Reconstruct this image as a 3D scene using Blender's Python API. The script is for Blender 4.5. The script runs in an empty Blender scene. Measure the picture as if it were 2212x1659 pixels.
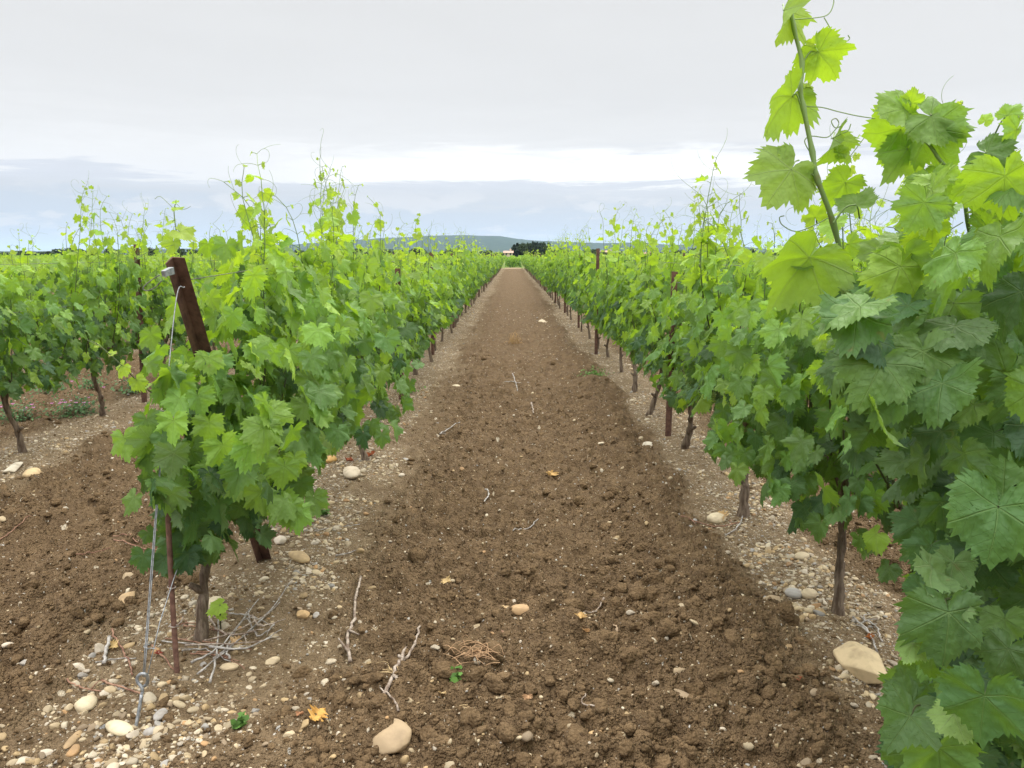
import bpy, bmesh, math, random
import numpy as np
from mathutils import Vector

# ------------------------------------------------------------------ camera, sky, sun, exposure
scene = bpy.context.scene
COL = scene.collection
CAM_H = 1.51
PITCH = math.radians(9.06)
F_PX, CX, CY = 1750.0, 1106.0, 829.5          # measured on the photograph at 2212 px width

cam_d = bpy.data.cameras.new("camera")
cam_d.sensor_width = 36.0
cam_d.lens = 36.0 * F_PX / 2212.0
cam_d.clip_start = 0.05
cam_d.clip_end = 60000.0
cam = bpy.data.objects.new("camera", cam_d)
cam.location = (0, 0, CAM_H)
cam.rotation_euler = (math.radians(90) - PITCH, 0, 0)
COL.objects.link(cam)
scene.camera = cam


def lin(r, g, b):
    f = lambda c: (c / 255.0) / 12.92 if c / 255.0 <= 0.04045 else ((c / 255.0 + 0.055) / 1.055) ** 2.4
    return (f(r), f(g), f(b))


class NT:
    """small helper to chain shader nodes"""
    def __init__(self, tree):
        self.t = tree; self.n = tree.nodes; self.l = tree.links
    def new(self, kind, **kw):
        n = self.n.new(kind)
        for k, v in kw.items():
            setattr(n, k, v)
        return n
    def put(self, sock, v):
        if v is None:
            return
        if isinstance(v, bpy.types.NodeSocket):
            self.l.new(v, sock)
        else:
            if sock.type == 'RGBA' and len(v) == 3:
                v = (*v, 1.0)
            sock.default_value = v
    def m(self, op, a, b=None, c=None, clamp=False):
        n = self.new('ShaderNodeMath', operation=op); n.use_clamp = clamp
        self.put(n.inputs[0], a); self.put(n.inputs[1], b)
        if c is not None:
            self.put(n.inputs[2], c)
        return n.outputs[0]
    def sstep(self, x, a, b):
        n = self.new('ShaderNodeMapRange', interpolation_type='SMOOTHSTEP')
        self.put(n.inputs['Value'], x); self.put(n.inputs['From Min'], a); self.put(n.inputs['From Max'], b)
        return n.outputs[0]
    def mix(self, f, a, b, mode='MIX'):
        n = self.new('ShaderNodeMix', data_type='RGBA', blend_type=mode)
        self.put(n.inputs[0], f); self.put(n.inputs[6], a); self.put(n.inputs[7], b)
        return n.outputs[2]
    def noise(self, vec, scale, detail=3.0, rough=0.55, dist=0.0):
        n = self.new('ShaderNodeTexNoise')
        if vec is not None:
            self.l.new(vec, n.inputs['Vector'])
        n.inputs['Scale'].default_value = scale; n.inputs['Detail'].default_value = detail
        n.inputs['Roughness'].default_value = rough; n.inputs['Distortion'].default_value = dist
        return n.outputs['Fac']
    def voro(self, vec, scale, feature='F1'):
        n = self.new('ShaderNodeTexVoronoi', feature=feature)
        if vec is not None:
            self.l.new(vec, n.inputs['Vector'])
        n.inputs['Scale'].default_value = scale
        return n
    def ramp(self, f, stops):
        n = self.new('ShaderNodeValToRGB')
        e = n.color_ramp.elements
        while len(e) < len(stops):
            e.new(0.5)
        for el, (p, c) in zip(e, stops):
            el.position = p; el.color = (*c, 1.0)
        self.put(n.inputs[0], f)
        return n.outputs[0]
    def comb(self, x, y, z):
        n = self.new('ShaderNodeCombineXYZ')
        self.put(n.inputs[0], x); self.put(n.inputs[1], y); self.put(n.inputs[2], z)
        return n.outputs[0]


SUN_EL, SUN_AZ = math.radians(56), math.radians(20)     # azimuth measured from +Y towards +X
world = bpy.data.worlds.new("World")
scene.world = world
world.use_nodes = True
w = NT(world.node_tree)
w.n.clear()
tc = w.new('ShaderNodeTexCoord')
sep = w.new('ShaderNodeSeparateXYZ'); w.l.new(tc.outputs['Generated'], sep.inputs[0])
X, Y, Z = sep.outputs
# layered overcast: a cloud deck whose colour changes with height above the horizon, streaks bending its layers
streak = w.noise(w.comb(w.m('MULTIPLY', X, 2.2), w.m('MULTIPLY', Y, 2.2), w.m('MULTIPLY', Z, 16.0)), 1.6, 5.0, 0.55)
fine = w.noise(w.comb(w.m('MULTIPLY', X, 9.0), w.m('MULTIPLY', Y, 9.0), w.m('MULTIPLY', Z, 60.0)), 1.5, 4.0, 0.6)
Zd = w.m('ADD', Z, w.m('ADD', w.m('MULTIPLY', w.m('SUBTRACT', streak, 0.5), 0.042), w.m('MULTIPLY', w.m('SUBTRACT', fine, 0.5), 0.014)))
broken = w.noise(w.comb(w.m('MULTIPLY', X, 3.2), w.m('MULTIPLY', Y, 3.2), w.m('MULTIPLY', Z, 34.0)), 2.4, 6.0, 0.62, 0.6)
Zd = w.m('ADD', Zd, w.m('MULTIPLY', w.m('SUBTRACT', broken, 0.5), 0.052))
Zd = w.m('ADD', Zd, w.m('MULTIPLY', X, 0.012))
deck = w.ramp(w.m('DIVIDE', Zd, 0.3), [
    (0.0, lin(217, 224, 233)), (0.08, lin(210, 219, 232)), (0.16, lin(211, 219, 231)), (0.225, lin(221, 224, 231)),
    (0.268, lin(226, 229, 236)), (0.292, lin(247, 247, 248)), (0.35, lin(247, 247, 247)), (0.46, lin(239, 239, 239)),
    (0.60, lin(233, 233, 233)), (1.0, lin(230, 230, 230))])
# pale cumulus heads low over the horizon
puff_n = w.noise(w.comb(w.m('MULTIPLY', X, 7.0), w.m('MULTIPLY', Y, 7.0), w.m('MULTIPLY', Z, 22.0)), 1.7, 5.0, 0.55)
puff = w.m('MULTIPLY', w.sstep(puff_n, 0.50, 0.60), w.m('MULTIPLY', w.sstep(Z, 0.012, 0.03), w.m('SUBTRACT', 1.0, w.sstep(Z, 0.06, 0.085))))
deck = w.mix(w.m('MULTIPLY', puff, 0.9), deck, lin(236, 236, 240))
# a thin grey bar of cloud in the bright band, right of the aisle
bar_n = w.noise(w.comb(w.m('MULTIPLY', X, 2.0), w.m('MULTIPLY', Y, 2.0), w.m('MULTIPLY', Z, 45.0)), 2.3, 4.0, 0.6)
bar = w.m('MULTIPLY', w.sstep(bar_n, 0.44, 0.60), w.m('MULTIPLY', w.sstep(Z, 0.100, 0.112), w.m('SUBTRACT', 1.0, w.sstep(Z, 0.118, 0.132))))
bar = w.m('MULTIPLY', bar, w.sstep(X, 0.02, 0.16))
deck = w.mix(w.m('MULTIPLY', bar, 0.85), deck, lin(214, 217, 226))
# overcast skies brighten towards the zenith
up = w.m('ADD', 1.0, w.m('MULTIPLY', w.sstep(Z, 0.29, 0.75), 3.7))
# the sun behind the deck makes the gap glow ahead, and the deck above is faintly mottled
glow = w.m('MULTIPLY', w.sstep(Zd, 0.082, 0.092), w.m('SUBTRACT', 1.0, w.sstep(Zd, 0.098, 0.130)))
glow = w.m('MULTIPLY', glow, w.m('SUBTRACT', 1.0, w.sstep(w.m('ABSOLUTE', w.m('SUBTRACT', X, 0.06)), 0.10, 0.42)))
deck = w.mix(glow, deck, (1.25, 1.25, 1.23))
mott = w.noise(w.comb(w.m('MULTIPLY', X, 1.5), w.m('MULTIPLY', Y, 1.5), w.m('MULTIPLY', Z, 7.0)), 2.0, 5.0, 0.6)
mv = w.m('ADD', 0.955, w.m('MULTIPLY', mott, 0.09))
deck = w.mix(1.0, deck, w.comb(mv, mv, mv), 'MULTIPLY')
bg_c = w.new('ShaderNodeBackground'); w.put(bg_c.inputs[0], deck); w.put(bg_c.inputs[1], up)
sky = w.new('ShaderNodeTexSky', sky_type='NISHITA')
sky.sun_disc = False
sky.sun_elevation = SUN_EL
sky.sun_rotation = SUN_AZ
sky.air_density = 1.0; sky.dust_density = 2.5
bg_s = w.new('ShaderNodeBackground'); w.l.new(sky.outputs[0], bg_s.inputs[0]); bg_s.inputs[1].default_value = 0.10
gap = w.m('SUBTRACT', 1.0, w.m('MULTIPLY', 0.14, w.m('MULTIPLY', w.sstep(Z, 0.0, 0.02), w.m('SUBTRACT', 1.0, w.sstep(Z, 0.07, 0.09)))))
ms = w.new('ShaderNodeMixShader'); w.put(ms.inputs[0], gap)
w.l.new(bg_s.outputs[0], ms.inputs[1]); w.l.new(bg_c.outputs[0], ms.inputs[2])
wo = w.new('ShaderNodeOutputWorld'); w.l.new(ms.outputs[0], wo.inputs[0])

sun_d = bpy.data.lights.new("sun", 'SUN')
sun_d.energy = 1.5
sun_d.angle = math.radians(24)
sun_d.color = (1.0, 0.96, 0.90)
sun = bpy.data.objects.new("sun", sun_d)
sdir = Vector((math.sin(SUN_AZ) * math.cos(SUN_EL), math.cos(SUN_AZ) * math.cos(SUN_EL), math.sin(SUN_EL)))
sun.rotation_euler = sdir.to_track_quat('Z', 'Y').to_euler()
sun.location = (0, 0, 60)
COL.objects.link(sun)

scene.view_settings.view_transform = 'Standard'
scene.view_settings.look = 'None'
scene.view_settings.exposure = 0.0
scene.view_settings.gamma = 1.0
scene.cycles.use_denoising = True
scene.cycles.max_bounces = 8
scene.cycles.diffuse_bounces = 4
scene.cycles.transmission_bounces = 4
scene.cycles.volume_bounces = 0
scene.cycles.sample_clamp_indirect = 4.0

# ------------------------------------------------------------------ small helpers
ORD = "first second third fourth fifth sixth seventh eighth ninth tenth eleventh twelfth thirteenth fourteenth".split()
_fw = np.array([0, math.cos(PITCH), -math.sin(PITCH)]); _up = np.array([0, math.sin(PITCH), math.cos(PITCH)]); _rt = np.array([1.0, 0, 0])
EYE = np.array([0, 0, CAM_H])


def ray(px, py):
    return _fw + _rt * ((px - CX) / F_PX) + _up * ((CY - py) / F_PX)


def at(px, py, zc):
    return EYE + ray(px, py) * zc


def gxy(px, py):
    r = ray(px, py); t = -CAM_H / r[2]
    return float(r[0] * t), float(r[1] * t)


def project(P):
    d = P - EYE
    zc = d @ _fw
    return CX + F_PX * (d @ _rt) / zc, CY - F_PX * (d @ _up) / zc, zc


def nrm(v):
    return v / np.maximum(np.linalg.norm(v, axis=-1, keepdims=True), 1e-9)


def sst(x, a, b):
    t = np.clip((x - a) / (b - a), 0, 1)
    return t * t * (3 - 2 * t)


def tris(F):
    F = np.asarray(F, dtype=np.int32)
    if F.shape[1] == 4:
        return np.concatenate([F[:, [0, 1, 2]], F[:, [0, 2, 3]]])
    return F


def make_mesh(name, V, F, mats, attrs=None, smooth=True, mat_idx=None, uvn=None):
    V = np.asarray(V, dtype=np.float32); F = np.asarray(F, dtype=np.int32)
    me = bpy.data.meshes.new(name)
    k = F.shape[1]
    me.vertices.add(len(V)); me.vertices.foreach_set('co', V.ravel())
    me.loops.add(F.size); me.loops.foreach_set('vertex_index', F.ravel())
    me.polygons.add(len(F))
    me.polygons.foreach_set('loop_start', np.arange(0, F.size, k, dtype=np.int32))
    me.polygons.foreach_set('loop_total', np.full(len(F), k, dtype=np.int32))
    if mat_idx is not None:
        me.polygons.foreach_set('material_index', np.asarray(mat_idx, dtype=np.int32))
    me.polygons.foreach_set('use_smooth', np.full(len(F), smooth, dtype=bool))
    for m_ in (mats if isinstance(mats, (list, tuple)) else [mats]):
        me.materials.append(m_)
    for an, data in (attrs or {}).items():
        a = me.attributes.new(an, 'FLOAT_COLOR', 'POINT')
        data = np.asarray(data, dtype=np.float32)
        if data.shape[1] == 3:
            data = np.concatenate([data, np.ones((len(data), 1), np.float32)], 1)
        a.data.foreach_set('color', data.ravel())
    me.update(calc_edges=True)
    return me


def link(name, data, parent=None, loc=None, label=None, cat=None, group=None, kind=None, rotz=0.0):
    o = bpy.data.objects.new(name, data)
    COL.objects.link(o)
    if parent is not None:
        o.parent = parent
    if loc is not None:
        o.location = [float(c) for c in loc]
    if rotz:
        o.rotation_euler = (0, 0, rotz)
    if label: o["label"] = label
    if cat: o["category"] = cat
    if group: o["group"] = group
    if kind: o["kind"] = kind
    return o


def copy_tree(root):
    r = root.copy(); COL.objects.link(r)
    for ch in root.children:
        c = ch.copy(); COL.objects.link(c); c.parent = r
        for g in ch.children:
            d = g.copy(); COL.objects.link(d); d.parent = c
    return r


def merge(parts):
    """[(V,F),...] triangles -> one (V,F)"""
    Vs, Fs, n = [], [], 0
    for V, F in parts:
        if len(V) == 0:
            continue
        Vs.append(np.asarray(V, dtype=np.float64)); Fs.append(tris(F) + n); n += len(V)
    if not Vs:
        return np.zeros((0, 3)), np.zeros((0, 3), np.int32)
    return np.concatenate(Vs), np.concatenate(Fs)


def tube(P, R, sides=6, cap=True):
    P = np.asarray(P, dtype=np.float64); n = len(P)
    R = np.broadcast_to(np.asarray(R, dtype=np.float64), (n,))
    T = np.zeros_like(P); T[1:-1] = P[2:] - P[:-2]; T[0] = P[1] - P[0]; T[-1] = P[-1] - P[-2]
    T = nrm(T)
    mean = nrm(P[-1] - P[0] + 1e-6)
    ref = np.array([0, 0, 1.0]) if abs(mean[2]) < 0.8 else np.array([1.0, 0.1, 0])
    A = nrm(np.cross(T, ref)); B = np.cross(T, A)
    ang = np.arange(sides) * 2 * math.pi / sides
    V = P[:, None] + R[:, None, None] * (np.cos(ang)[None, :, None] * A[:, None] + np.sin(ang)[None, :, None] * B[:, None])
    V = V.reshape(-1, 3)
    i = np.arange(n - 1)[:, None] * sides; j = np.arange(sides)[None]; j2 = (j + 1) % sides
    Q = np.stack([i + j, i + j2, i + sides + j2, i + sides + j], -1).reshape(-1, 4)
    F = tris(Q)
    if cap:
        V = np.concatenate([V, P[:1], P[-1:]])
        a, b = len(V) - 2, len(V) - 1
        js = np.arange(sides); js2 = (js + 1) % sides
        F = np.concatenate([F, np.stack([np.full(sides, a), js2, js], -1), np.stack([np.full(sides, b), (n - 1) * sides + js, (n - 1) * sides + js2], -1)])
    return V, F.astype(np.int32)


def smooth_path(P, k=5):
    """Catmull-Rom through the points"""
    P = np.asarray(P, dtype=np.float64)
    Q = np.concatenate([2 * P[:1] - P[1:2], P, 2 * P[-1:] - P[-2:-1]])
    out = []
    for i in range(len(P) - 1):
        p0, p1, p2, p3 = Q[i:i + 4]
        for t in np.arange(k) / k:
            out.append(0.5 * ((2 * p1) + (-p0 + p2) * t + (2 * p0 - 5 * p1 + 4 * p2 - p3) * t * t + (-p0 + 3 * p1 - 3 * p2 + p3) * t ** 3))
    out.append(P[-1])
    return np.array(out)


def box(c, s):
    c = np.asarray(c); s = np.asarray(s) / 2
    V = np.array([[x, y, z] for x in (-1, 1) for y in (-1, 1) for z in (-1, 1)]) * s + c
    Q = np.array([[0, 1, 3, 2], [4, 6, 7, 5], [0, 4, 5, 1], [2, 3, 7, 6], [0, 2, 6, 4], [1, 5, 7, 3]])
    return V, tris(Q)


def ico(sub):
    bm = bmesh.new(); bmesh.ops.create_icosphere(bm, subdivisions=sub, radius=1.0)
    bm.verts.ensure_lookup_table()
    V = np.array([v.co[:] for v in bm.verts]); F = np.array([[v.index for v in f.verts] for f in bm.faces], dtype=np.int32)
    bm.free()
    return V, F


ICO = {s: ico(s) for s in (1, 2, 3, 4)}


def hash2(ix, iy, seed):
    h = (ix.astype(np.int64) * 374761393 + iy.astype(np.int64) * 668265263 + seed * 974634281) & 0xFFFFFFFF
    h = ((h ^ (h >> 13)) * 1274126177) & 0xFFFFFFFF
    h = (h ^ (h >> 16)) & 0xFFFFFFFF
    h = (h * 2246822519) & 0xFFFFFFFF
    return ((h ^ (h >> 15)) & 0xFFFFFF).astype(np.float32) / 16777216.0


def vnoise(x, y, seed=0):
    ix = np.floor(x); iy = np.floor(y); fx = x - ix; fy = y - iy
    fx = fx * fx * (3 - 2 * fx); fy = fy * fy * (3 - 2 * fy)
    a = hash2(ix, iy, seed); b = hash2(ix + 1, iy, seed); c = hash2(ix, iy + 1, seed); d = hash2(ix + 1, iy + 1, seed)
    return (a * (1 - fx) + b * fx) * (1 - fy) + (c * (1 - fx) + d * fx) * fy


def fbm(x, y, seed=0, octs=4):
    s = 0.0; a = 0.5; t = 0.0
    for k in range(octs):
        s = s + a * vnoise(x * 2 ** k + 17.3 * k, y * 2 ** k - 9.1 * k, seed + k); t += a; a *= 0.5
    return s / t


def domes(x, y, c, seed, p=0.8):
    """lumps: the highest of the domes that cover the point"""
    gx = x / c; gy = y / c; ix = np.floor(gx); iy = np.floor(gy)
    h = np.zeros_like(gx)
    for dx in (-1, 0, 1):
        for dy in (-1, 0, 1):
            jx = ix + dx; jy = iy + dy
            px = jx + hash2(jx, jy, seed); py = jy + hash2(jx, jy, seed + 1)
            k = hash2(jx, jy, seed + 2); rr = 0.35 + 0.55 * hash2(jx, jy, seed + 3)
            ex = 0.75 + 0.5 * hash2(jx, jy, seed + 4)
            d2 = ((gx - px) * ex) ** 2 + ((gy - py) / ex) ** 2
            v = rr * np.sqrt(np.maximum(0, 1 - d2 / (rr * rr))) * (k < p)
            h = np.maximum(h, v)
    return h * c


def noise3(P, scale, seed):
    """cheap smooth 3-D noise in -1..1 for lumpy stones"""
    r = np.random.default_rng(seed)
    s = 0
    for k in range(6):
        d = r.normal(size=3); d = d / np.linalg.norm(d) * scale * r.uniform(0.6, 2.0)
        s = s + np.sin(P @ d + r.uniform(0, 6.28)) / (1 + 0.35 * k)
    return s / 3.0


# ------------------------------------------------------------------ materials
def new_mat(name):
    m = bpy.data.materials.new(name); m.use_nodes = True
    t = NT(m.node_tree); t.n.clear()
    out = t.new('ShaderNodeOutputMaterial')
    return m, t, out


def principled(t, base, rough=0.6, spec=0.5, normal=None, metal=0.0):
    b = t.new('ShaderNodeBsdfPrincipled')
    t.put(b.inputs['Base Color'], base); t.put(b.inputs['Roughness'], rough)
    t.put(b.inputs['Specular IOR Level'], spec); t.put(b.inputs['Metallic'], metal)
    if normal is not None:
        t.l.new(normal, b.inputs['Normal'])
    return b.outputs[0]


def bump(t, h, strength, dist):
    b = t.new('ShaderNodeBump'); b.inputs['Strength'].default_value = strength; b.inputs['Distance'].default_value = dist
    t.put(b.inputs['Height'], h)
    return b.outputs[0]


def pos(t):
    return t.new('ShaderNodeNewGeometry').outputs['Position']


def objco(t):
    return t.new('ShaderNodeTexCoord').outputs['Object']


def mat_leaf():
    m, t, out = new_mat("vine_leaf")
    a = t.new('ShaderNodeAttribute', attribute_name='leaf')
    s = t.new('ShaderNodeSeparateColor'); t.l.new(a.outputs['Color'], s.inputs[0])
    la = t.m('SUBTRACT', t.m('MULTIPLY', s.outputs[0], 4.0), 2.0)
    lb = t.m('ABSOLUTE', t.m('SUBTRACT', t.m('MULTIPLY', s.outputs[1], 4.0), 2.0))
    tone, rnd = s.outputs[2], a.outputs['Alpha']
    th = t.m('ARCTAN2', lb, la)
    r = t.m('SQRT', t.m('ADD', t.m('MULTIPLY', la, la), t.m('MULTIPLY', lb, lb)))
    c1 = t.m('MULTIPLY', t.m('GREATER_THAN', th, 0.45), 0.91)
    c2 = t.m('MULTIPLY', t.m('GREATER_THAN', th, 1.38), 0.98)
    d = t.m('SUBTRACT', th, t.m('ADD', c1, c2))
    along = t.m('MULTIPLY', r, t.m('COSINE', d)); perp = t.m('ABSOLUTE', t.m('MULTIPLY', r, t.m('SINE', d)))
    main = t.m('SUBTRACT', 1.0, t.sstep(perp, 0.003, t.m('SUBTRACT', 0.024, t.m('MULTIPLY', along, 0.014))))
    st = t.m('FRACT', t.m('MULTIPLY', t.m('SUBTRACT', along, t.m('MULTIPLY', perp, 0.75)), 6.5))
    st = t.m('ABSOLUTE', t.m('SUBTRACT', st, 0.5))
    sec = t.m('SUBTRACT', 1.0, t.sstep(st, 0.01, 0.055))
    vein = t.m('MAXIMUM', main, t.m('MULTIPLY', sec, 0.38))
    P = pos(t)
    mot = t.noise(P, 38.0, 3.0, 0.6)
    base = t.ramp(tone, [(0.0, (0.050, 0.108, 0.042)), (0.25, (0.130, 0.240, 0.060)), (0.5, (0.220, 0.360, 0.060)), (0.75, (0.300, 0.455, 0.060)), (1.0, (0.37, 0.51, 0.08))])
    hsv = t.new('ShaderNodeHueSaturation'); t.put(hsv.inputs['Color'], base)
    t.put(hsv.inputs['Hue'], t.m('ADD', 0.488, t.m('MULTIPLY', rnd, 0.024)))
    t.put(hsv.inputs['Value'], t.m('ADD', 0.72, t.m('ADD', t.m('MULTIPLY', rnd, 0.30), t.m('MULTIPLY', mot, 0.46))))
    col = t.mix(t.m('MULTIPLY', vein, 0.22), hsv.outputs[0], (0.34, 0.48, 0.14))
    back = t.new('ShaderNodeNewGeometry').outputs['Backfacing']
    under = t.mix(0.42, col, (0.25, 0.35, 0.15))
    under = t.mix(t.m('MULTIPLY', vein, 0.35), under, (0.42, 0.52, 0.24))
    col2 = t.mix(back, col, under)
    h = t.m('SUBTRACT', t.m('MULTIPLY', t.noise(P, 140.0, 2.0), 0.5), t.m('MULTIPLY', vein, 1.1))
    drops = t.voro(P, 210.0)
    dh = t.m('MULTIPLY', t.m('SUBTRACT', 1.0, t.sstep(drops.outputs['Distance'], 0.12, 0.26)), t.m('GREATER_THAN', t.noise(P, 60.0, 1.0), 0.52))
    pk = t.voro(P, 95.0); pk.feature = 'SMOOTH_F1'
    h = t.m('SUBTRACT', h, t.m('MULTIPLY', pk.outputs['Distance'], 1.3))
    nb = bump(t, t.m('ADD', h, t.m('MULTIPLY', dh, 0.8)), 0.65, 0.0035)
    rough = t.m('ADD', t.m('ADD', 0.40, t.m('MULTIPLY', back, 0.4)), t.m('MULTIPLY', mot, 0.22))
    spot = t.m('MULTIPLY', t.sstep(t.noise(P, 31.0, 3.0, 0.6), 0.66, 0.74), t.m('GREATER_THAN', rnd, 0.35))
    col2 = t.mix(t.m('MULTIPLY', spot, 0.55), col2, (0.26, 0.20, 0.08))
    b = principled(t, col2, rough, 0.34, nb)
    tr = t.new('ShaderNodeBsdfTranslucent')
    tcol = t.ramp(tone, [(0.0, (0.085, 0.165, 0.014)), (0.25, (0.230, 0.400, 0.018)), (0.5, (0.37, 0.57, 0.020)), (1.0, (0.52, 0.70, 0.03))])
    tcol = t.mix(t.m('MULTIPLY', vein, 0.35), tcol, (0.10, 0.16, 0.02))
    t.put(tr.inputs[0], tcol)
    mx = t.new('ShaderNodeMixShader'); t.put(mx.inputs[0], 0.46)
    t.l.new(b, mx.inputs[1]); t.l.new(tr.outputs[0], mx.inputs[2])
    t.l.new(mx.outputs[0], out.inputs[0])
    return m


def mat_simple(name, c1, c2, scale, rough=0.7, spec=0.3, bs=0.4, bd=0.004, stretch=None, metal=0.0, detail=4.0):
    m, t, out = new_mat(name)
    v = objco(t)
    if stretch:
        mp = t.new('ShaderNodeMapping'); t.l.new(v, mp.inputs[0]); mp.inputs['Scale'].default_value = stretch; v = mp.outputs[0]
    n = t.noise(v, scale, detail, 0.62)
    col = t.mix(t.sstep(n, 0.32, 0.68), c1, c2)
    n2 = t.noise(v, scale * 3.3, 3.0, 0.6)
    t.l.new(principled(t, col, rough, spec, bump(t, t.m('ADD', n, t.m('MULTIPLY', n2, 0.5)), bs, bd), metal), out.inputs[0])
    return m


def mat_stone():
    m, t, out = new_mat("limestone_pebble")
    a = t.new('ShaderNodeAttribute', attribute_name='tint')
    v = pos(t)
    n = t.noise(v, 55.0, 4.0, 0.6)
    n2 = t.noise(v, 16.0, 3.0, 0.6)
    col = t.mix(t.m('MULTIPLY', n, 0.55), a.outputs['Color'], t.mix(0.5, a.outputs['Color'], (0.22, 0.17, 0.11)))
    dust = t.m('MULTIPLY', t.sstep(n2, 0.42, 0.75), 0.5)
    col = t.mix(dust, col, (0.17, 0.12, 0.07))
    t.l.new(principled(t, col, 0.72, 0.3, bump(t, n, 0.3, 0.003)), out.inputs[0])
    return m


def mat_soil():
    m, t, out = new_mat("tilled_soil")
    P = pos(t)
    a = t.new('ShaderNodeAttribute', attribute_name='soil')
    s = t.new('ShaderNodeSeparateColor'); t.l.new(a.outputs['Color'], s.inputs[0])
    gravel, dry, far = s.outputs
    n1 = t.noise(P, 1.7, 4.0, 0.6); n2 = t.noise(P, 14.0, 4.0, 0.65); n3 = t.noise(P, 90.0, 3.0, 0.7)
    moist = t.mix(t.sstep(n2, 0.3, 0.7), (0.106, 0.067, 0.034), (0.186, 0.122, 0.063))
    moist = t.mix(t.m('MULTIPLY', t.sstep(n1, 0.4, 0.7), 0.4), moist, (0.158, 0.103, 0.055))
    dryc = t.mix(t.sstep(n2, 0.3, 0.7), (0.160, 0.110, 0.060), (0.250, 0.180, 0.105))
    col = t.mix(dry, moist, dryc)
    col = t.mix(t.m('MULTIPLY', t.sstep(n3, 0.5, 0.8), 0.28), col, (0.235, 0.172, 0.10))
    # small stones bedded in the soil, thick in the strips under the vines, thin in the aisle
    hts = []
    for sc, seed, dens0, dens1 in ((26.0, 0.0, 0.016, 0.40), (58.0, 3.7, 0.035, 0.55), (125.0, 8.1, 0.045, 0.50)):
        mp = t.new('ShaderNodeMapping'); t.l.new(P, mp.inputs[0]); mp.inputs['Location'].default_value = (seed, seed * 1.3, 0); mp.inputs['Scale'].default_value = (1, 1, 0.3)
        v = t.voro(mp.outputs[0], sc)
        sc_ = t.new('ShaderNodeSeparateColor'); t.l.new(v.outputs['Color'], sc_.inputs[0])
        dens = t.m('ADD', dens0, t.m('MULTIPLY', gravel, dens1 - dens0))
        has = t.m('LESS_THAN', sc_.outputs[0], dens)
        rad = t.m('ADD', 0.22, t.m('MULTIPLY', sc_.outputs[1], 0.22))
        inside = t.m('MULTIPLY', has, t.m('SUBTRACT', 1.0, t.sstep(v.outputs['Distance'], t.m('MULTIPLY', rad, 0.8), rad)))
        pc = t.ramp(sc_.outputs[2], [(0.0, (0.46, 0.37, 0.24)), (0.35, (0.58, 0.50, 0.37)), (0.6, (0.40, 0.29, 0.16)), (0.8, (0.62, 0.56, 0.45)), (1.0, (0.36, 0.35, 0.33))])
        col = t.mix(t.m('MULTIPLY', inside, 0.9), col, pc)
        hts.append(t.m('MULTIPLY', inside, 14.0 / sc))
    # fields beyond the vineyard block
    col = t.mix(far, col, t.mix(t.noise(P, 0.02, 3.0), (0.13, 0.19, 0.04), (0.17, 0.20, 0.06)))
    h = t.m('ADD', t.m('MULTIPLY', n3, 0.5), t.m('MULTIPLY', n2, 1.2))
    for x in hts:
        h = t.m('ADD', h, x)
    fine_ = t.noise(P, 300.0, 2.0, 0.7)
    for sc, k in ((70.0, 1.5), (150.0, 0.9)):                       # gritty crumb structure
        cr = t.voro(P, sc)
        h = t.m('SUBTRACT', h, t.m('MULTIPLY', cr.outputs['Distance'], k))
    h = t.m('ADD', h, t.m('MULTIPLY', fine_, 0.22))
    t.l.new(principled(t, col, 0.92, 0.15, bump(t, h, 0.9, 0.013)), out.inputs[0])
    return m


def mat_clod():
    m, t, out = new_mat("soil_clod")
    P = pos(t)
    n2 = t.noise(P, 14.0, 4.0, 0.65); n3 = t.noise(P, 110.0, 4.0, 0.7)
    col = t.mix(t.sstep(n2, 0.3, 0.7), (0.110, 0.070, 0.035), (0.194, 0.127, 0.066))
    col = t.mix(t.m('MULTIPLY', t.sstep(n3, 0.5, 0.8), 0.4), col, (0.27, 0.20, 0.13))
    t.l.new(principled(t, col, 0.95, 0.1, bump(t, t.m('SUBTRACT', n3, t.m('MULTIPLY', t.voro(P, 85.0).outputs['Distance'], 1.2)), 0.9, 0.011)), out.inputs[0])
    return m


def mat_tint(name, rough=0.8, var=0.35, scale=8.0, transl=0.0, spec=0.2):
    """base colour from the mesh's own 'tint' attribute"""
    m, t, out = new_mat(name)
    a = t.new('ShaderNodeAttribute', attribute_name='tint')
    n = t.noise(objco(t), scale, 3.0)
    hs = t.new('ShaderNodeHueSaturation'); t.put(hs.inputs['Color'], a.outputs['Color'])
    t.put(hs.inputs['Value'], t.m('ADD', 1.0 - var / 2, t.m('MULTIPLY', n, var)))
    b = principled(t, hs.outputs[0], rough, spec)
    if transl > 0:
        tr = t.new('ShaderNodeBsdfTranslucent'); t.put(tr.inputs[0], hs.outputs[0])
        mx = t.new('ShaderNodeMixShader'); t.put(mx.inputs[0], transl)
        t.l.new(b, mx.inputs[1]); t.l.new(tr.outputs[0], mx.inputs[2]); b = mx.outputs[0]
    t.l.new(b, out.inputs[0])
    return m


def mat_shoot():
    m, t, out = new_mat("green_shoot")
    z = t.new('ShaderNodeSeparateXYZ'); t.l.new(objco(t), z.inputs[0])
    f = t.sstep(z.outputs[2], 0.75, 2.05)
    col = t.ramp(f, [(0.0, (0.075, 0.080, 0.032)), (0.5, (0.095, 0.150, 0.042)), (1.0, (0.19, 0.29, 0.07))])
    n = t.noise(objco(t), 40.0, 2.0)
    col = t.mix(t.m('MULTIPLY', t.sstep(n, 0.55, 0.75), 0.4), col, (0.14, 0.07, 0.03))
    t.l.new(principled(t, col, 0.5, 0.4), out.inputs[0])
    return m


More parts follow.
